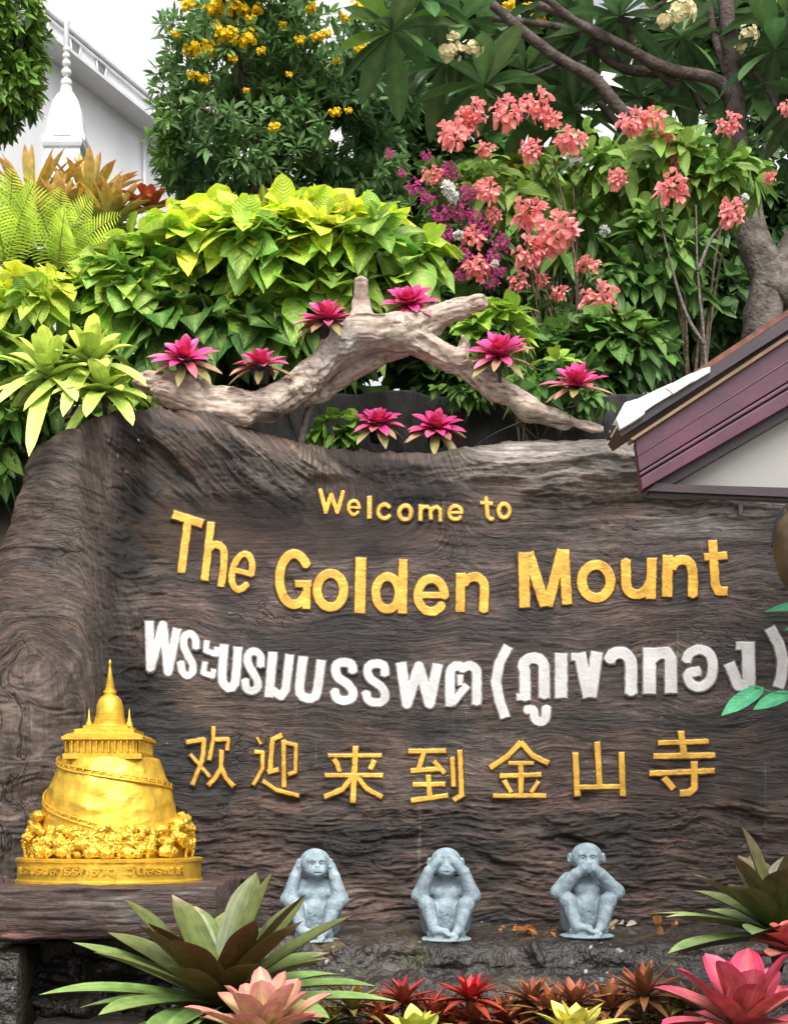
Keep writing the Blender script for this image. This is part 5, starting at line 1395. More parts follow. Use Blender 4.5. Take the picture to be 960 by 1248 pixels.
shrub('green_shrub', 'green leafy plants under the yellow green bromeliads at the left end of the wall', 'shrub', [bl(15, 490, .38, 40, 34, .1), bl(70, 500, .55, 60, 36, .1), bl(150, 470, .6, 60, 40, .1)], 80, 6, .16, .3, (.2, .36, .05), (.12, .26, .04), (.06, .16, .03), (W(0, 540, .4)[2], W(0, 450, .4)[2]), .5, base=W(60, 540, .55), stems=5, Cv=(.25, .4, .1), up=.2, cull=-2, shell=.3)
shrub('green_shrub', 'row of small green leaves hanging over the dark stone wall behind the driftwood', 'shrub', [bl(640, 470, .54, 70, 16, .05), bl(720, 486, .5, 40, 14, .05), bl(560, 478, .54, 40, 14, .05)], 70, 5, .085, .28, (.2, .36, .05), (.1, .22, .035), (.06, .15, .03), (W(0, 500, .5)[2], W(0, 455, .5)[2]), .7, base=W(650, 505, .56), stems=6, Cv=(.22, .36, .1), up=.0, cull=-2, shell=.2, stemr=.005)
shrub('green_shrub', 'low shaded bush around the feet of the bronze bromeliads', 'shrub', [bl(30, 300, 2.2, 70, 34, .2), bl(130, 305, 2.1, 70, 36, .2), bl(190, 300, 1.95, 40, 30, .15)], 130, 6, .15, .28, (.13, .24, .04), (.08, .16, .03), (.05, .11, .025), (W(0, 330, 2.1)[2], W(0, 265, 2.1)[2]), .5, base=W(100, 345, 2.1), stems=5, Cv=(.14, .24, .06), up=.2, cull=-2, shell=.2)
# fern
def fern(name, label, base, fronds, group=None):
    t = thing(name, label, 'fern', base, group)
    parts = []; b = MB()
    for (dx, dy, dz, L) in fronds:
        d = nrm(np.array([dx, dy, dz])); n = 27
        u = np.linspace(0, 1, n)
        bend = np.array([d[0] * .35, d[1] * .3 - .12, -.28])
        C = np.array(base) + L * (u[:, None] * d + (u ** 2)[:, None] * bend)
        T = nrm(d + 2 * u[:, None] * bend)
        nn = nrm(np.cross(T, np.array([.2, 1, .1]))); sdv = nrm(np.cross(T, np.array([0.05, -.97, .22])))
        b.tube(C, np.linspace(.006, .0015, n), 5, (.2, .26, .05))
        for s in (-1, 1):
            P = C[3:]; D = s * sdv[3:] + .35 * T[3:]
            ll = L * .24 * np.sin(PI * np.clip(u[3:] * .88 + .1, 0, 1)) ** .8 + .01
            col = jit((.55, .72, .07), len(P), .15)
            parts.append(leaves(P, D, np.tile(np.array([0, -.9, .4]), (len(P), 1)), ll, ll * .052, np.tile(np.array([0, 0, -.14]), (len(P), 1)), p_strap2, 5, 3, .15, col, col))
    v, f, k = join(parts)
    mk('fronds', v, f, M_leaf, t, k); b.build('stalks', M_leaf, t, True)
fern('fern', 'yellow green fern with open comb like fronds below the bronze bromeliads', W(70, 330, 1.0), [(-.45, -.2, 1, .52), (-.15, -.3, 1, .56), (.12, -.3, 1, .52), (.4, -.3, 1, .52), (.7, -.3, .85, .48), (.25, -.6, .9, .42), (.95, -.4, .6, .42)])
fern('fern', 'yellow green fern cut by the left edge with taller fronds', W(8, 330, .95), [(-.4, -.2, 1, .62), (-.1, -.2, 1.1, .68), (.15, -.3, 1.1, .64), (.35, -.4, 1, .58), (0, -.6, .9, .5), (-.7, -.3, .8, .5)])

# ------------------------------------------------------------------ trees
def twig_tree(name, label, blobs, ncl, per, L, Wd, cols, base, trunk_pts, trunk_r, droop=.3, cull=-.2, cfreq=1.3, prof=p_lance, up=.2, shell=.45, mat=None, ns=3, zr=None, limbs=14, group=None):
    t = thing(name, label, 'tree', base, group)
    P, D = blob_pts(blobs, ncl, shell)
    k = keep(P, cfreq, cull); P, D = P[k], D[k]
    D = nrm(D + np.array([0, -.1, up]) + .35 * rng.normal(size=P.shape))
    v1 = rng.uniform(0, 1, (len(P), 1)); cl = sst(-.4, .5, noise(P[:, 0] * 1.1 + 5, P[:, 1] * 1.1, P[:, 2] * 1.1))[:, None]
    c = mix(np.array(cols[0]), np.array(cols[1]), np.clip(cl * .7 + v1 * .35, 0, 1))
    if len(cols) > 2:
        lf = np.array(cols[2][1]); c = c + (np.array(cols[2][0]) - c) * np.clip(cols[2][2](P), 0, 1)[:, None]
    v, f, kc = shoots(P, D, per, L, Wd, c * 1.15, c, droop, 1.15, prof, ns, 3, .2, None, 0, cj=.18)
    mk('crown', v, f, mat or M_leaf, t, kc)
    b = MB()
    pts, _ = catmull(np.array(trunk_pts), 14)
    b.tube(pts, np.linspace(trunk_r, trunk_r * .5, 14), 10, (.10, .08, .06), .05)
    top = pts[-1]
    for k in range(limbs):
        e = P[rng.integers(len(P))]; s_ = pts[rng.integers(7, 14)]
        m_ = s_ * .5 + e * .5 + np.array([0, 0, -.08]) + rng.normal(0, .06, 3)
        q, _ = catmull(np.array([s_, m_, e]), 8)
        b.tube(q, np.linspace(trunk_r * .38, trunk_r * .07, 8), 6, (.09, .07, .055), .05)
    b.build('trunk', M_bark, t, True)
    return t, P, D
# flower cluster meshes (local)
def flower_mesh(kind):
    parts = []
    if kind == 'yellow':
        for k in range(34):
            c = nrm(rng.normal(size=3)) * rng.uniform(.3, 1) * np.array([.09, .07, .06])
            ax = nrm(c + np.array([0, -.05, .03]) + .03 * rng.normal(size=3)); a1 = nrm(np.cross(ax, rng.normal(size=3))); a2 = np.cross(ax, a1)
            an = np.arange(5) * 2 * PI / 5
            Dv = np.cos(an)[:, None] * a1 + np.sin(an)[:, None] * a2 + ax * .8
            parts.append(leaves(np.tile(c, (5, 1)), Dv, np.tile(ax, (5, 1)), .028, .013, np.tile(-ax * .1, (5, 1)) + .3 * (np.cos(an)[:, None] * a1 + np.sin(an)[:, None] * a2), p_obl, 3, 3, .15, jit((.82, .55, .015), 5, .08), jit((.88, .64, .02), 5, .08)))
    elif kind == 'pink':
        for k in range(72):
            d = nrm(rng.normal(size=3)); c = d * rng.uniform(.25, 1.0) * np.array([.10, .09, .085])
            D_ = nrm(d + np.array([0, -.2, -.25]) + .35 * rng.normal(size=3)); N_ = nrm(d + .6 * rng.normal(size=3) + np.array([0, -.3, .5]))
            col = np.clip(np.array([.92, .34, .33]) * rng.uniform(.8, 1.1) * (1 + .06 * rng.normal(size=3)), 0, 1)[None]
            l = rng.uniform(.042, .064)
            parts.append(leaves(c[None], D_[None], N_[None], l, l * .44, np.array([[0, 0, -.3]]) + .15 * rng.normal(size=(1, 3)), p_obl, 5, 5, .4, col, np.clip(col * np.array([1.02, 1.15, 1.15]), 0, 1), None, .12))
    elif kind == 'cream':
        for k in range(42):
            d = nrm(rng.normal(size=3)); c = d * np.array([.13, .11, .10]) * rng.uniform(.4, 1)
            ax = nrm(d + np.array([0, -.4, 0])); a1 = nrm(np.cross(ax, rng.normal(size=3))); a2 = np.cross(ax, a1); an = np.arange(5) * 2 * PI / 5
            Dv = np.cos(an)[:, None] * a1 + np.sin(an)[:, None] * a2 + ax * .45
            parts.append(leaves(np.tile(c, (5, 1)), Dv, np.tile(ax, (5, 1)), .04, .015, np.tile(-ax * .15, (5, 1)), p_obl, 3, 3, .15, jit((.75, .62, .25), 5, .06), jit((.76, .73, .58), 5, .05)))
    elif kind == 'magenta':
        for k in range(40):
            d = nrm(rng.normal(size=3)); c = d * np.array([.12, .09, .11]) * rng.uniform(.4, 1)
            Dv = nrm(rng.normal(size=(3, 3)) + d * .8)
            parts.append(leaves(np.tile(c, (3, 1)), Dv, nrm(rng.normal(size=(3, 3))), .034, .014, np.tile([0, 0, -.1], (3, 1)), p_ovate, 3, 3, .25, jit((.52, .05, .25), 3, .22), jit((.62, .12, .36), 3, .18)))
    elif kind == 'white':
        for k in range(22):
            d = nrm(rng.normal(size=3)); c = d * np.array([.03, .03, .03]) * rng.uniform(.4, 1)
            Dv = nrm(rng.normal(size=(5, 3)) + d * .8)
            parts.append(leaves(np.tile(c, (5, 1)), Dv, nrm(rng.normal(size=(5, 3))), .035, .012, np.tile([0, 0, -.1], (5, 1)), p_ovate, 3, 3, .2, jit((.72, .72, .70), 5, .05), jit((.76, .76, .74), 5, .05)))
    nst = 5
    parts.append(leaves(np.zeros((nst, 3)), rdir(nst) * np.array([1, 1, .4]) + np.array([0, 0, -.8]), rdir(nst), .05, .006, np.zeros((nst, 3)), p_strap, 3, 3, .2, jit((.2, .3, .06), nst), jit((.25, .32, .08), nst)))
    v, f, k = join(parts)
    o = mk('flower_cluster', v, f, M_petal, None, k)
    me = o.data; bpy.data.objects.remove(o)
    return me
FM = {k: [flower_mesh(k) for _ in range(4 if k == 'pink' else 2)] for k in ('yellow', 'pink', 'cream', 'magenta', 'white')}
def flowers(parent, kind, lst, unit, name='flower_cluster'):
    for i, (px, py, y, w) in enumerate(lst):
        me = FM[kind][i % len(FM[kind])]
        o = bpy.data.objects.new(name, me); COL.objects.link(o)
        o.parent = parent
        p = W(px, py, y) - np.array(parent.location)
        o.location = [float(q) for q in p]
        s = w * S(y) / unit
        o.scale = (s, s, s * random.uniform(.85, 1.05))
        o.rotation_euler = (random.uniform(-.3, .3), random.uniform(-.3, .3), random.uniform(-.7, .7))

TY = 4.6
tec, TP, TD = twig_tree('flowering_tree', 'rounded dark green tree with clusters of yellow flowers beside the white building',
    [bl(300, 70, TY, 110, 80, 1.0), bl(240, 90, TY, 62, 75, .8), bl(380, 60, TY, 90, 80, .9), bl(300, 160, TY, 110, 70, .9), bl(320, 220, TY, 120, 45, .7), bl(430, 225, TY, 70, 45, .7), bl(215, 175, TY, 40, 48, .6), bl(420, 170, TY, 70, 80, .9), bl(300, 0, TY, 95, 60, .9), bl(460, 90, TY + .5, 60, 100, .8)],
    2100, 11, .125, .17, [(0.065, 0.15, 0.048), (0.15, 0.28, 0.085), ((.16, .32, .04), 0, lambda P: sst(235, 185, 480 + P[:, 0] * F / (P[:, 1] - CY)) * sst(110, 140, HY - (P[:, 2] - CZ) * F / (P[:, 1] - CY)) * .8)],
    W(320, 330, TY), [W(320, 360, TY), W(318, 240, TY), W(325, 150, TY), W(318, 80, TY)], .13, .15, -.25, 1.2)
flowers(tec, 'yellow', [(247, 58, 3.9, 40), (275, 44, 3.85, 38), (300, 46, 3.9, 36), (232, 62, 4.0, 28), (262, 8, 3.9, 44), (290, 12, 4.0, 40), (312, 12, 4.0, 26), (230, 6, 4, 30), (385, 44, 3.9, 20), (397, 42, 3.9, 22), (365, 48, 3.9, 18), (334, 155, 3.8, 20), (408, 136, 3.8, 20), (440, 60, 3.9, 26), (440, 6, 3.9, 34), (380, 10, 3.9, 20), (248, 95, 3.9, 22), (235, 92, 3.9, 20), (424, 134, 3.9, 14), (305, 24, 3.9, 20), (215, 40, 3.95, 20), (318, 62, 3.9, 16), (283, 70, 3.85, 18), (345, 30, 3.9, 14), (352, 90, 3.85, 12), (300, 110, 3.8, 12), (420, 20, 3.9, 18), (410, 75, 3.9, 14), (262, 30, 3.9, 18), (620, 8, 3.2, 24), (655, 24, 3.2, 26), (642, 8, 3.2, 20)], .23)
twig_tree('broadleaf_tree', 'dense glossy green tree overhanging the top left corner', [bl(-10, 50, 3.4, 60, 55, .7), bl(-28, 105, 3.4, 68, 44, .7), bl(12, 15, 3.4, 42, 45, .6), bl(18, 85, 3.4, 34, 42, .5), bl(-55, 20, 3.4, 70, 80, .8)],
    1000, 11, .11, .22, [(.07, .16, .03), (.2, .36, .06)], W(-60, 330, 3.6), [W(-60, 360, 3.6), W(-55, 250, 3.5), W(-35, 150, 3.4), W(-15, 60, 3.4)], .11, .3, -.3, 1.6, p_ovate, mat=M_leaf_gloss)
# dark evergreen mass behind the flowering shrubs: separate trees
for i, (px, py, y, rx, ry, lab) in enumerate([
    (520, 160, 6.2, 90, 130, 'dark tree filling the gap between the yellow flowered tree and the plumeria'),
    (640, 300, 6.0, 110, 110, 'dark leafy tree behind the coral flowered shrub'),
    (800, 330, 5.6, 115, 130, 'dark leafy tree behind the thin stems above the eave'),
    (930, 240, 6.0, 90, 150, 'dark leafy tree behind the plumeria trunk at the right'),
    (600, 50, 7.0, 110, 80, 'dark tree top behind the cream flowers of the plumeria'), (900, 40, 7.0, 120, 75, 'dark tree top behind the upper plumeria limbs at the right')]):
    twig_tree('evergreen_tree', lab, [bl(px, py, y, rx, ry, .9), bl(px - rx * .4, py + ry * .4, y, rx * .8, ry * .6, .8), bl(px + rx * .4, py + ry * .45, y, rx * .8, ry * .6, .8)], 520, 9, .2, .27,
              [(.032, .08, .024), (.085, .17, .045)], W(px, 520, y), [W(px, 560, y), W(px + 5, 450, y), W(px, 350, y), W(px, py, y)], .12, .2, -.5, 1.3, p_ovate, group='dark evergreen trees behind the flowers')
# golden fine leaved bush in the middle distance
shrub('golden_shrub', 'fine leaved yellow green bush behind the coral flowers', 'shrub', [bl(650, 235, 3.4, 75, 42, .4), bl(700, 275, 3.4, 60, 40, .4), bl(600, 225, 3.5, 40, 30, .3)], 260, 8, .085, .36, (.5, .56, .05), (.3, .42, .05), (.14, .25, .04), (W(0, 300, 3.4)[2], W(0, 200, 3.4)[2]), .3, base=W(660, 420, 3.4), stems=8, ns=3, nc=3, corr=0, cull=-.4)

# plumeria
def plumeria():
    y = 2.7
    t = thing('plumeria_tree', 'plumeria tree with bare curving grey branches, long dark leaves and cream flowers', 'tree', W(935, 470, y))
    b = MB()
    K1, K2 = (.125, .108, .092), (.075, .058, .052)
    def br(pts, r0, r1, dy=0.0, dy1=0.0, col=K2, n=18):
        q = np.array([W(px, py, y + dy + (dy1 - dy) * i / max(1, len(pts) - 1)) for i, (px, py) in enumerate(pts)])
        q, _ = catmull(q, n)
        k_ = 1.0 if r0 > 24 else .66
        b.tube(q, np.linspace(r0, r1, n) * S(y) * k_, 10, col, .04)
    br([(925, 500), (928, 400), (935, 340), (915, 285), (905, 220)], 28, 18, col=K1)
    br([(935, 365), (965, 310), (1000, 230), (1010, 120)], 25, 13, 0, .3, K1)
    br([(905, 235), (899, 180), (893, 100), (886, 20), (878, -60)], 22, 12)
    br([(893, 130), (878, 100), (850, 91), (826, 87), (790, 73), (759, 55), (700, 25), (655, 5)], 13, 6, 0, -.3)
    br([(822, 104), (776, 64), (738, 47), (697, 23), (660, -8)], 9, 6, -.05, -.4)
    br([(826, 88), (776, 86), (759, 82), (738, 70), (718, 50), (680, 32), (600, 22)], 10, 5, 0, .2)
    br([(770, 150), (745, 120), (724, 96), (680, 70), (640, 40), (600, 5)], 12, 8, -.2, -.3)
    br([(760, 160), (726, 120), (700, 95)], 8, 5, .1, .3)
    br([(893, 110), (870, 40), (862, -20)], 9, 6, 0, .1)
    br([(770, 62), (765, 28), (752, 22)], 7, 5, -.1, -.1); br([(765, 30), (800, 8), (830, -10)], 5, 4, -.1, -.1)
    br([(896, 60), (930, 100), (945, 130)], 8, 4, 0, -.2)
    br([(740, 50), (640, 95), (590, 105)], 5, 3, .1, -.1)
    b.build('trunk', M_bark, t, True)
    tips = [(478, 38, -.4, .9), (590, 105, -.1, .95), (640, 85, .3, .8), (720, 40, .2, .8), (700, 135, .2, .9), (755, 20, -.1, .8), (830, 45, .1, .8), (945, 60, -.3, 1.0), (925, 110, .2, .9), (560, 30, .2, .9), (650, 140, .4, .9), (880, 20, .3, .8), (515, 0, -.3, .9), (780, 120, .4, .9), (960, 20, -.2, 1.0), (610, 40, .5, .8), (700, 85, .6, .8), (830, 95, .6, .9), (540, 80, .5, .9), (690, 0, .3, .8), (990, 120, .1, 1.)]
    parts = []
    for px, py, dy, sc_ in tips:
        c = W(px, py, y + dy); n = 16
        az = np.arange(n) * 2.4 + rng.uniform(0, 6); e = R(48) - np.arange(n) / n * R(85) + rng.normal(0, .15, n)
        D = np.stack([np.cos(az) * np.cos(e), np.sin(az) * np.cos(e), np.sin(e)], 1)
        N = np.stack([-np.cos(az) * np.sin(e), -np.sin(az) * np.sin(e), np.cos(e)], 1)
        L = .50 * sc_ * rng.uniform(.75, 1.15, n)
        col = jit((.085, .165, .06), n, .28)
        if (px, py) == (478, 38): col[:6] = jit((.18, .34, .05), 6, .15)
        parts.append(leaves(np.tile(c, (n, 1)), D, N, L, L * .15, np.tile([0, 0, -.28], (n, 1)) * rng.uniform(.4, 1.4, (n, 1)), p_obl, 9, 5, .25, col, col, (.16, .25, .09), .03))
    v, f, k = join(parts)
    mk('crown', v, f, M_leaf_gloss, t, k)
    flowers(t, 'cream', [(548, 62, 2.3, 40), (575, 58, 2.25, 36), (552, 44, 2.4, 22), (830, 12, 2.4, 54), (812, 24, 2.4, 34), (912, 42, 2.3, 38), (905, 55, 2.35, 28)], .33)
plumeria()

# coral flowered shrub
def mussaenda():
    y = 1.8
    t = shrub('coral_shrub', 'tall shrub covered in coral pink flower heads, behind the driftwood and the eave', 'shrub',
          [bl(600, 235, y + .2, 80, 80, .4), bl(700, 240, y + .2, 80, 90, .4), bl(700, 340, y, 90, 75, .35)], 170, 6, .19, .24, (.22, .36, .06), (.12, .25, .045), (.06, .16, .03), (W(0, 420, y)[2], W(0, 150, y)[2]), .7, base=W(690, 500, y), stems=22, ns=6, nc=5, Cv=(.25, .38, .12), corr=.06, cull=-.15, up=.15, stemr=.016, shell=.2, front=False)
    flowers(t, 'pink', [(578, 135, 1.5, 36), (552, 165, 1.45, 46), (592, 180, 1.5, 26), (619, 135, 1.5, 46), (655, 125, 1.5, 40), (672, 145, 1.5, 28), (697, 168, 1.45, 42), (648, 182, 1.5, 32), (527, 213, 1.5, 28), (594, 232, 1.5, 38), (646, 257, 1.35, 50), (682, 278, 1.3, 60), (645, 306, 1.35, 44), (664, 300, 1.35, 36), (583, 325, 1.45, 40), (753, 217, 1.5, 28), (730, 362, 1.3, 48), (716, 322, 1.5, 30), (681, 355, 1.4, 24), (661, 340, 1.4, 22), (632, 342, 1.4, 28), (576, 288, 1.5, 32), (570, 150, 1.55, 40), (602, 262, 1.55, 24)], .26)
    t2 = shrub('coral_shrub', 'leafy shrub with drooping ribbed leaves and a few coral flowers above the eave', 'shrub',
          [bl(800, 200, y + .1, 80, 60, .4), bl(875, 200, y + .1, 75, 55, .4), bl(795, 320, y, 75, 70, .35) , bl(770, 420, y, 60, 50, .3)], 190, 7, .2, .25, (.23, .38, .06), (.12, .26, .045), (.06, .17, .03), (W(0, 460, y)[2], W(0, 150, y)[2]), .5, base=W(850, 520, y), stems=14, ns=6, nc=5, Cv=(.25, .38, .12), corr=.06, cull=-.15, up=.1, stemr=.015, shell=.25, front=False)
    flowers(t2, 'pink', [(770, 146, 1.45, 40), (795, 144, 1.45, 36), (820, 228, 1.4, 48), (893, 258, 1.35, 38), (888, 150, 1.5, 32), (806, 165, 1.6, 30), (938, 215, 1.5, 18), (828, 190, 1.6, 28), (960, 130, 1.5, 24)], .26)
    b = MB()
    for pts in ([(865, 500), (858, 420), (850, 330), (848, 250)], [(858, 420), (835, 380), (812, 300), (800, 230)], [(790, 510), (770, 440), (745, 380), (715, 330)], [(850, 330), (870, 285), (905, 255)], [(780, 480), (760, 430), (775, 380)]):
        q = np.array([W(a, c, 1.35 + .05 * i) for i, (a, c) in enumerate(pts)]); q, _ = catmull(q, 16)
        b.tube(q, np.linspace(.0115, .005, 16), 7, (.13, .115, .10), .12)
    b.build('bare_stems', M_bark, t2, True)
    return t, t2
mussaenda()
bg = shrub('bougainvillea', 'loose magenta bougainvillea with a few white flowers, left of the coral shrub', 'shrub', [bl(530, 250, 1.75, 46, 62, .2), bl(585, 300, 1.75, 46, 45, .2)], 60, 6, .09, .34, (.15, .25, .05), (.09, .18, .035), (.06, .13, .03), (W(0, 340, 2.3)[2], W(0, 190, 2.3)[2]), .4, base=W(560, 430, 2.3), stems=24, ns=4, nc=3, corr=0, up=.2, stemr=.012, front=False)
flowers(bg, 'magenta', [(548, 208, 1.5, 36), (505, 228, 1.5, 32), (520, 240, 1.5, 28), (536, 262, 1.45, 36), (570, 235, 1.5, 36), (560, 258, 1.5, 40), (545, 285, 1.5, 34), (612, 295, 1.45, 34), (600, 312, 1.45, 30), (580, 265, 1.5, 32), (475, 186, 1.6, 20), (520, 190, 1.6, 22), (606, 330, 1.45, 30), (590, 282, 1.5, 32), (565, 310, 1.45, 32), (526, 300, 1.45, 30), (490, 210, 1.6, 18), (600, 345, 1.45, 28), (560, 335, 1.45, 26)], .33)
flowers(bg, 'white', [(546, 228, 1.42, 28), (552, 240, 1.42, 22), (558, 285, 1.42, 20), (603, 322, 1.42, 16), (737, 280, 1.7, 22), (768, 300, 1.7, 18), (908, 240, 1.5, 16)], .14)

# ------------------------------------------------------------------ dark retaining wall behind the sign wall top
def retaining():
    V = []; xs = np.linspace(-1.5, 2.6, 240); zs = np.linspace(3.0, 3.92, 70)
    X, Z = np.meshgrid(xs, zs, indexing='ij')
    Y = 0.62 + 0.05 * fbm(X * 3, Z * 1.2, 0 * X, 4) + .02 * fbm(X * 14, Z * 6, 0 * X, 3)
    Zt = Z + 0.06 * fbm(X * 2, 0 * X, 0 * X + 3, 3) * (Z - 3.0)
    n, m = X.shape
    Vf = np.stack([X, Y, Zt], -1).reshape(-1, 3); Vb = np.stack([X, 0 * Y + 0.95, Zt], -1).reshape(-1, 3)
    i = np.arange(n * m).reshape(n, m)
    Fq = [np.stack([i[:-1, :-1], i[1:, :-1], i[1:, 1:], i[:-1, 1:]], -1).reshape(-1, 4)]
    Fq.append(np.stack([i[:-1, :-1], i[:-1, 1:], i[1:, 1:], i[1:, :-1]], -1).reshape(-1, 4) + n * m)
    Fq.append(np.stack([i[:-1, -1], i[1:, -1], i[1:, -1] + n * m, i[:-1, -1] + n * m], -1))
    Fq.append(np.stack([i[0, :-1], i[0, 1:], i[0, 1:] + n * m, i[0, :-1] + n * m], -1))
    o = mk('stone_wall', np.concatenate([Vf, Vb]), np.concatenate(Fq), M_darkwall)
    tag(o, 'dark grey rough stone wall behind the darker pink pair and the driftwood', 'wall')
retaining()

# ------------------------------------------------------------------ white temple building and bell shrine
def temple():
    A0 = W(80, 700, 8.0); e1 = nrm(np.array([.443, 1.0, 0])); nn = nrm(np.array([1.0, -.443, 0]))
    def f(u, o_, z): return np.array([A0[0], A0[1], 0]) + e1 * u + nn * o_ + np.array([0, 0, z])
    t = thing('white_temple', 'large white temple building with a parapet of small arched openings', 'building', (A0[0], A0[1], 0))
    zc = lambda py: CZ + (HY - py) * 15.0 / F
    MB().box(-5, 9, -3, 0, 0, zc(88), f).build('lower_wall', M_white, t)
    b = MB(); b.box(-5, 9, -3.0, .30, zc(88), zc(84), f)
    v = np.array([f(u, o_, z) for u in (-5, 9) for o_, z in ((.28, zc(84) + .003), (.06, zc(62)), (-.4, zc(62)), (-.4, zc(84) + .003))])
    b.add(v, [[0, 1, 5, 4], [1, 2, 6, 5], [2, 3, 7, 6], [0, 3, 2, 1], [4, 5, 6, 7]])
    b.build('sloped_cornice', M_whitetrim, t)
    MB().box(-5, 9, -.34, 0, zc(62) + .002, zc(36), f).build('parapet', M_white, t)
    b = MB(); b.box(-5, 9, -.38, .06, zc(36) + .002, zc(32), f); b.box(-5, 9, .002, .035, zc(42), zc(40), f); b.box(-5, 9, .002, .05, zc(62), zc(60), f)
    b.build('parapet_coping', M_whitetrim, t)
    MB().box(-5, 9, -3, -.4, zc(36), zc(-1500), f).build('upper_wall', M_white, t)
    for u, c in ((.15, M_grey), (.62, M_grey), (1.75, M_pinkpanel), (-.4, M_grey), (2.3, M_pinkpanel)):
        arch = [(.09 * math.cos(a), .06 + .07 * math.sin(a)) for a in np.linspace(0, PI, 12)] + [(-.06, -.06), (.06, -.06)]
        zm = zc(52)
        op = MB().prism([(u + p, zm + q) for p, q in arch], 0.004, 0.012, lambda x, y_, z: f(x, y_, z)).build('arched_opening', c, t)
        ring = MB()
        for k in range(len(arch)):
            a, d = arch[k], arch[(k + 1) % len(arch)]
            ring.tube([f(u + a[0], .014, zm + a[1]), f(u + d[0], .014, zm + d[1])], .012, 6)
        ring.build('opening_trim', M_whitetrim, op, True)
    MB().tube([f(1.42, .04, zc(95)), f(1.42, .04, zc(400))], .018, 8).build('drain_pipe', M_whitetrim, t, True)
    MB().tube([f(.7, .075, zc(66)), f(1.9, .075, zc(66.4)), f(3, .075, zc(66.4))], .02, 8).build('conduit', M_grey, t, True)
    b = MB(); b.box(-1.15, -.75, .003, .03, zc(165), zc(143), f); win = b.build('window', M_grey, t)
    b = MB(); b.box(-1.2, -.7, .003, .06, zc(142.5), zc(139), f); b.box(-1.2, -1.155, .003, .05, zc(165), zc(143), f); b.box(-.745, -.7, .003, .05, zc(165), zc(143), f); b.build('window_frame', M_whitetrim, win)
temple()
def shrine():
    y = 5.0; s = S(y); c = W(81, 260, y)
    zz = lambda py: W(0, py, y)[2]
    t = thing('bell_shrine', 'white bell shaped stupa with a thin ringed spire in front of the temple building', 'stupa', (c[0], y, zz(300)))
    pl = lambda l: [(r * s, zz(p)) for r, p in l]
    MB().lathe(pl([(34, 330), (34, 205), (30, 200), (30, 190), (33, 188), (35, 184), (35, 178), (33, 175)]), (c[0], y), 4, PI / 4).build('plinth', M_whitetrim, t)
    smooth_by_angle(MB().lathe(pl([(27, 176), (27, 170), (25, 167), (24, 160), (22.5, 148), (20, 136), (16, 124), (11, 116), (8, 113), (7, 108), (7, 106)]), (c[0], y), 8, PI / 8).build('bell', M_whitetrim, t), 30)
    pf = []
    for p, r in ((101, 7), (88, 6.2), (77, 5.4), (68, 4.8), (60, 4.2)):
        for a in np.linspace(-1.2, 1.2, 7): pf.append((max(r * math.cos(a), 1.5), p - r * .9 * math.sin(a)))
    pf += [(3.4, 54), (3.0, 30), (4, 27), (4, 24.5), (2.6, 22), (1.6, -8), (.6, -40)]
    MB().lathe(pl(pf), (c[0], y), 20).build('spire', M_whitetrim, t, True)
shrine()
def house():
    y = 8.5; t = thing('white_house', 'white wall with mauve window frames glimpsed between the plumeria branches', 'building', W(780, 560, y))
    p0 = W(640, 560, y); p1 = W(1000, 70, y)
    MB().box(p0[0], p1[0], y, y + 3, 0, p1[2]).build('wall', M_white, t)
    for a, b_, c, d in ((690, 712, 150, 260), (770, 800, 60, 200), (712, 730, 60, 110)):
        q0 = W(a, d, y); q1 = W(b_, c, y)
        wf = MB().box(q0[0], q1[0], y - .05, y - .004, q0[2], q1[2]).build('window_frame', M_purpleframe, t)
        MB().box(q0[0] + .03, q1[0] - .03, y - .056, y - .053, q0[2] + .05, q1[2] - .05).build('window_pane', M_grey, wf)
house()

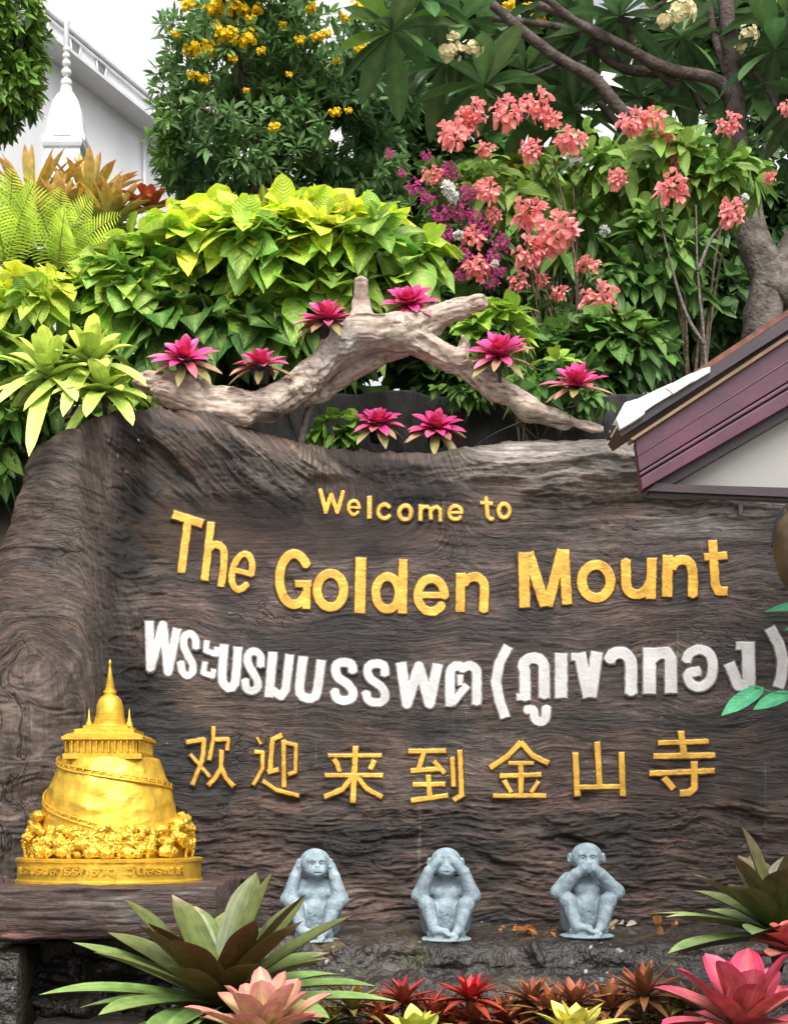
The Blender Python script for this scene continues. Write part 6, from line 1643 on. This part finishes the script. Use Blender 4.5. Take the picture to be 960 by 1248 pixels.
# ------------------------------------------------------------------ pavilion eave at the right
def pavilion():
    y0 = -1.6; y1 = -1.44
    t = thing('pavilion', 'small pavilion gable with purple fascia, cream panel and tiled roof at the right edge', 'pavilion', W(1180, 900, y0))
    w = lambda px, py: (lambda q: (q[0], q[2]))(W(px, py, y0))
    RX = 1180.0
    top = lambda px: 537 - (px - 774) * .656
    bot = lambda px: 598 - (px - 782) * .579
    def band(o1, o2, x0, x1=RX, mirror=True):
        """polygon between fractions o1..o2 from top line to bottom line"""
        P = []
        pts = [(x0, o1), (x1, o1), (x1, o2), (x0 + (o2 - o1) * 8, o2)]
        return [w(px, top(px) + (bot(px) - top(px)) * o) for px, o in pts]
    def both(b, poly, ya, yb):
        b.prism(poly, ya, yb)
        xr = W(RX, 0, y0)[0]
        b.prism([(2 * xr - x, z) for x, z in poly][::-1], ya, yb)
    b = MB(); both(b, band(0, .62, 774), y0, y0 + .05); both(b, band(.62, .66, 778), y0 + .012, y0 + .05); both(b, band(.66, .72, 778.4), y0 - .012, y0 + .05); both(b, band(.72, .77, 779), y0 + .006, y0 + .05); both(b, band(.77, 1.0, 779.4), y0 - .022, y0 + .05)
    both(b, band(.30, .325, 776), y0 - .004, y0 + .001)
    bevel(b.build('bargeboard', M_purple, t), .004)
    off = lambda l: [(px, py) for px, py in l]
    b = MB(); both(b, [w(770, top(770) - 1), w(RX, top(RX) - 1), w(RX, top(RX) - 7), w(766, top(766) - 5)], y0 - .03, y0 + .05); b.build('tan_strip', M_tan, t)
    b = MB(); both(b, [w(754, 537), w(RX, top(RX) - 7.5), w(RX, top(RX) - 27), w(748, 528)], y0 - .06, y1); b.build('roof_edge_board', M_darkwood, t)
    # cream gable panel and soffit beam
    b = MB(); both(b, [w(800, 596), w(RX, 610), w(RX, bot(RX)), w(792, bot(792) + 2)], y0 + .10, y0 + .14); b.build('gable_panel', M_cream, t)
    b = MB(); both(b, [w(788, 598), w(RX, 615), w(RX, 601), w(815, 590), w(800, 588)], y0 + .0, y0 + .09); both(b, [w(792, 601), w(RX, 619), w(RX, 613), w(792, 598)], y0 + .02, y0 + .06)
    both(b, [w(782, 600), w(820, bot(820) + 12), w(RX, bot(RX) + 12), w(RX, bot(RX)), w(782, 598)], y0 + .03, y0 + .098)
    b.build('bottom_beam', M_darkwood, t)
    b = MB()
    for px in (905, 1000): 
        q = W(px, 606 + (px - 800) * .04, y0); b.box(q[0] - .008, q[0] + .008, y0 + .03, y0 + .05, q[2] - .05, q[2])
    b.build('beam_pegs', M_darkwood, t)
    # tiles: ridged sheet following the slope, edge tiles, mortar caps
    xr = W(RX, 0, y0)[0]
    b = MB()
    pa = np.array(w(752, 525)); pb = np.array(w(RX, top(RX) - 29)); ln = np.linalg.norm(pb - pa); ud = (pb - pa) / ln; nd = np.array([-ud[1], ud[0]])
    nt_ = int(ln / .085)
    for side in (1, -1):
        for k in range(nt_):
            s0 = k * .085; 
            for r in range(2):
                ya = y0 - .05 + r * (y1 - y0 + .05) / 2; yb = ya + (y1 - y0 + .05) / 2
                aa = np.linspace(0, PI, 7)
                V = []
                for sd, hh in ((s0 - .01, .020), (s0 + .088, .006)):
                    for q in aa:
                        yv = (ya + yb) / 2 - math.cos(q) * (yb - ya) / 2 ; hv = hh * .6 + math.sin(q) * .014
                        p = pa + ud * sd + nd * hv
                        V.append([p[0] if side > 0 else 2 * xr - p[0], yv, p[1]])
                b.add(V, [[j, j + 1, 7 + j + 1, 7 + j] for j in range(6)], [[0, j, j + 1] for j in range(1, 6)])
    # deck below the tiles
    for side in (1, -1):
        poly = [tuple(pa), tuple(pb), tuple(pb + nd * .02), tuple(pa + nd * .02)]
        if side < 0: poly = [(2 * xr - x, z) for x, z in poly][::-1]
        b.prism(poly, y0 - .05, y1)
    b.build('roof_tiles', M_terra, t)
    b = MB()
    for k, (P_, d_) in enumerate([([(746, 519), (757, 498), (771, 494), (779, 497), (781, 512), (768, 521), (751, 531)], .012), ([(771, 494), (796, 482), (814, 474), (815, 487), (790, 502), (780, 509)], .004), ([(805, 480), (828, 467), (839, 462), (840, 472), (815, 488)], .009), ([(832, 466), (850, 457), (860, 454), (860, 461), (838, 474)], .002)]):
        b = MB().prism([w(px, py) for px, py in P_], y0 - .075 - d_, y0 + .10)
        bevel(b.build('mortar_cap', M_capwhite, t), .005)
    for px in (1000, 1360):
        q = W(px, 620, y0 + .3); MB().box(q[0] - .07, q[0] + .07, y0 + .005, y0 + .14, 0, q[2]).build('post', M_purple, t)
pavilion()
# hanging clay pot and cable at the right edge
def hanging():
    y = -.35; c = W(978, 668, y); s = S(y)
    t = thing('hanging_pot', 'dark brown rounded clay pot hanging at the right edge under the eave', 'pot', (c[0], y, c[2]))
    MB().lathe([(4 * s, -58 * s), (16 * s, -54 * s), (27 * s, -36 * s), (34 * s, -8 * s), (35 * s, 12 * s), (31 * s, 30 * s), (22 * s, 42 * s), (17 * s, 46 * s), (20 * s, 51 * s), (15 * s, 51 * s), (13 * s, 44 * s)], (0, 0), 32).build('body', M_brownpot, t, True, True)
    b = MB()
    q, _ = catmull(np.array([W(940, 668, y) - np.array(t.location), W(944, 640, y) - np.array(t.location), W(955, 618, y) - np.array(t.location), W(972, 606, y) - np.array(t.location), W(985, 612, y) - np.array(t.location)]), 20)
    b.tube(q, .004, 7); b.tube([(0.0, 0, 48 * s), (.0, 0, 62 * s)], .006, 7)
    b.build('cable', M_cable, t, True, True)
hanging()
def sprig():
    y = -1.1
    t = thing('leafy_twig', 'twig with bright mint green plastic looking leaves reaching in from the right edge', 'plant', W(1010, 840, y))
    b = MB()
    for pts in ([(1010, 845), (975, 846), (945, 845), (920, 838)], [(1010, 845), (1000, 790), (985, 745)]):
        q, _ = catmull(np.array([W(a, c, y) for a, c in pts]), 12); b.tube(q, .005, 6, (.05, .2, .09))
    b.build('twig', M_leaf, t, True)
    for (x0, y0_, x1, y1_, wd) in ((930, 838, 878, 869, 11), (965, 845, 917, 862, 10), (1002, 737, 931, 741, 8), (1010, 752, 955, 765, 7)):
        a = W(x0, y0_, y); e = W(x1, y1_, y - .04); d = e - a; L = np.linalg.norm(d)
        v, f, k = leaves([a], [d], [[.15, -.75, .65]], L, wd * S(y), np.array([[0, 0, -.06]]), p_ovate, 14, 7, .22, np.array([[.07, .42, .2]]), np.array([[.10, .5, .24]]), (.2, .55, .3), .05)
        mk('leaf', v, f, M_leaf, t, k)
sprig()
# things lying on the ledge
for (px, py, yy, n, c, r, lab, nm) in [
    (641, 1133, -.33, 9, (.5, .22, .08), .035, 'crumpled orange brown petals on the ledge left of the mouth covering monkey', 'fallen_blossom'),
    (668, 1137, -.36, 4, (.5, .2, .06), .022, 'tiny orange petal scrap close to the mouth covering monkey on its left', 'fallen_blossom'),
    (753, 1127, -.28, 10, (.68, .6, .42), .034, 'cream fallen blossom on the ledge right of the mouth covering monkey', 'fallen_blossom'),
    (806, 1126, -.25, 8, (.45, .2, .08), .035, 'brown fallen blossom near the tip of the dark bromeliad at right', 'fallen_blossom'),
    (614, 1131, -.3, 4, (.42, .2, .07), .02, 'small rust petal lying between two monkeys on the right', 'fallen_blossom')]:
    c0 = W(px, py, yy); c0[2] = W(px, py, yy)[2]
    P = np.tile(c0, (n, 1)) + rng.normal(0, r * .5, (n, 3)) * np.array([1.3, .8, .25])
    v, f, k = leaves(P, rdir(n) * np.array([1, 1, .5]), rdir(n) + np.array([0, 0, 1]), r * 1.4, r * .55, rng.normal(0, .35, (n, 3)), p_obl, 5, 5, .5, jit(c, n, .2), jit(c, n, .2))
    tag(mk(nm, v, f, M_petal, None, k), lab, 'blossom', 'fallen blossoms on the ledge')
# stick beside the driftwood
q, _ = catmull(np.array([W(366, 545, .34), W(372, 515, .34), W(385, 480, .3)]), 10)
tag(MB().tube(q, np.linspace(.022, .018, 10), 8, (.17, .15, .13), .06).build('wooden_prop', M_bark, None, True), 'short grey stick propping the driftwood from behind the wall top', 'stick')
q, _ = catmull(np.array([W(560, 560, .3), W(600, 530, .35), W(660, 505, .4), W(700, 495, .4)]), 14)
tag(MB().tube(q, .006, 6).build('black_cable', M_cable, None, True), 'thin black cable slanting behind the wall top under the driftwood', 'cable')
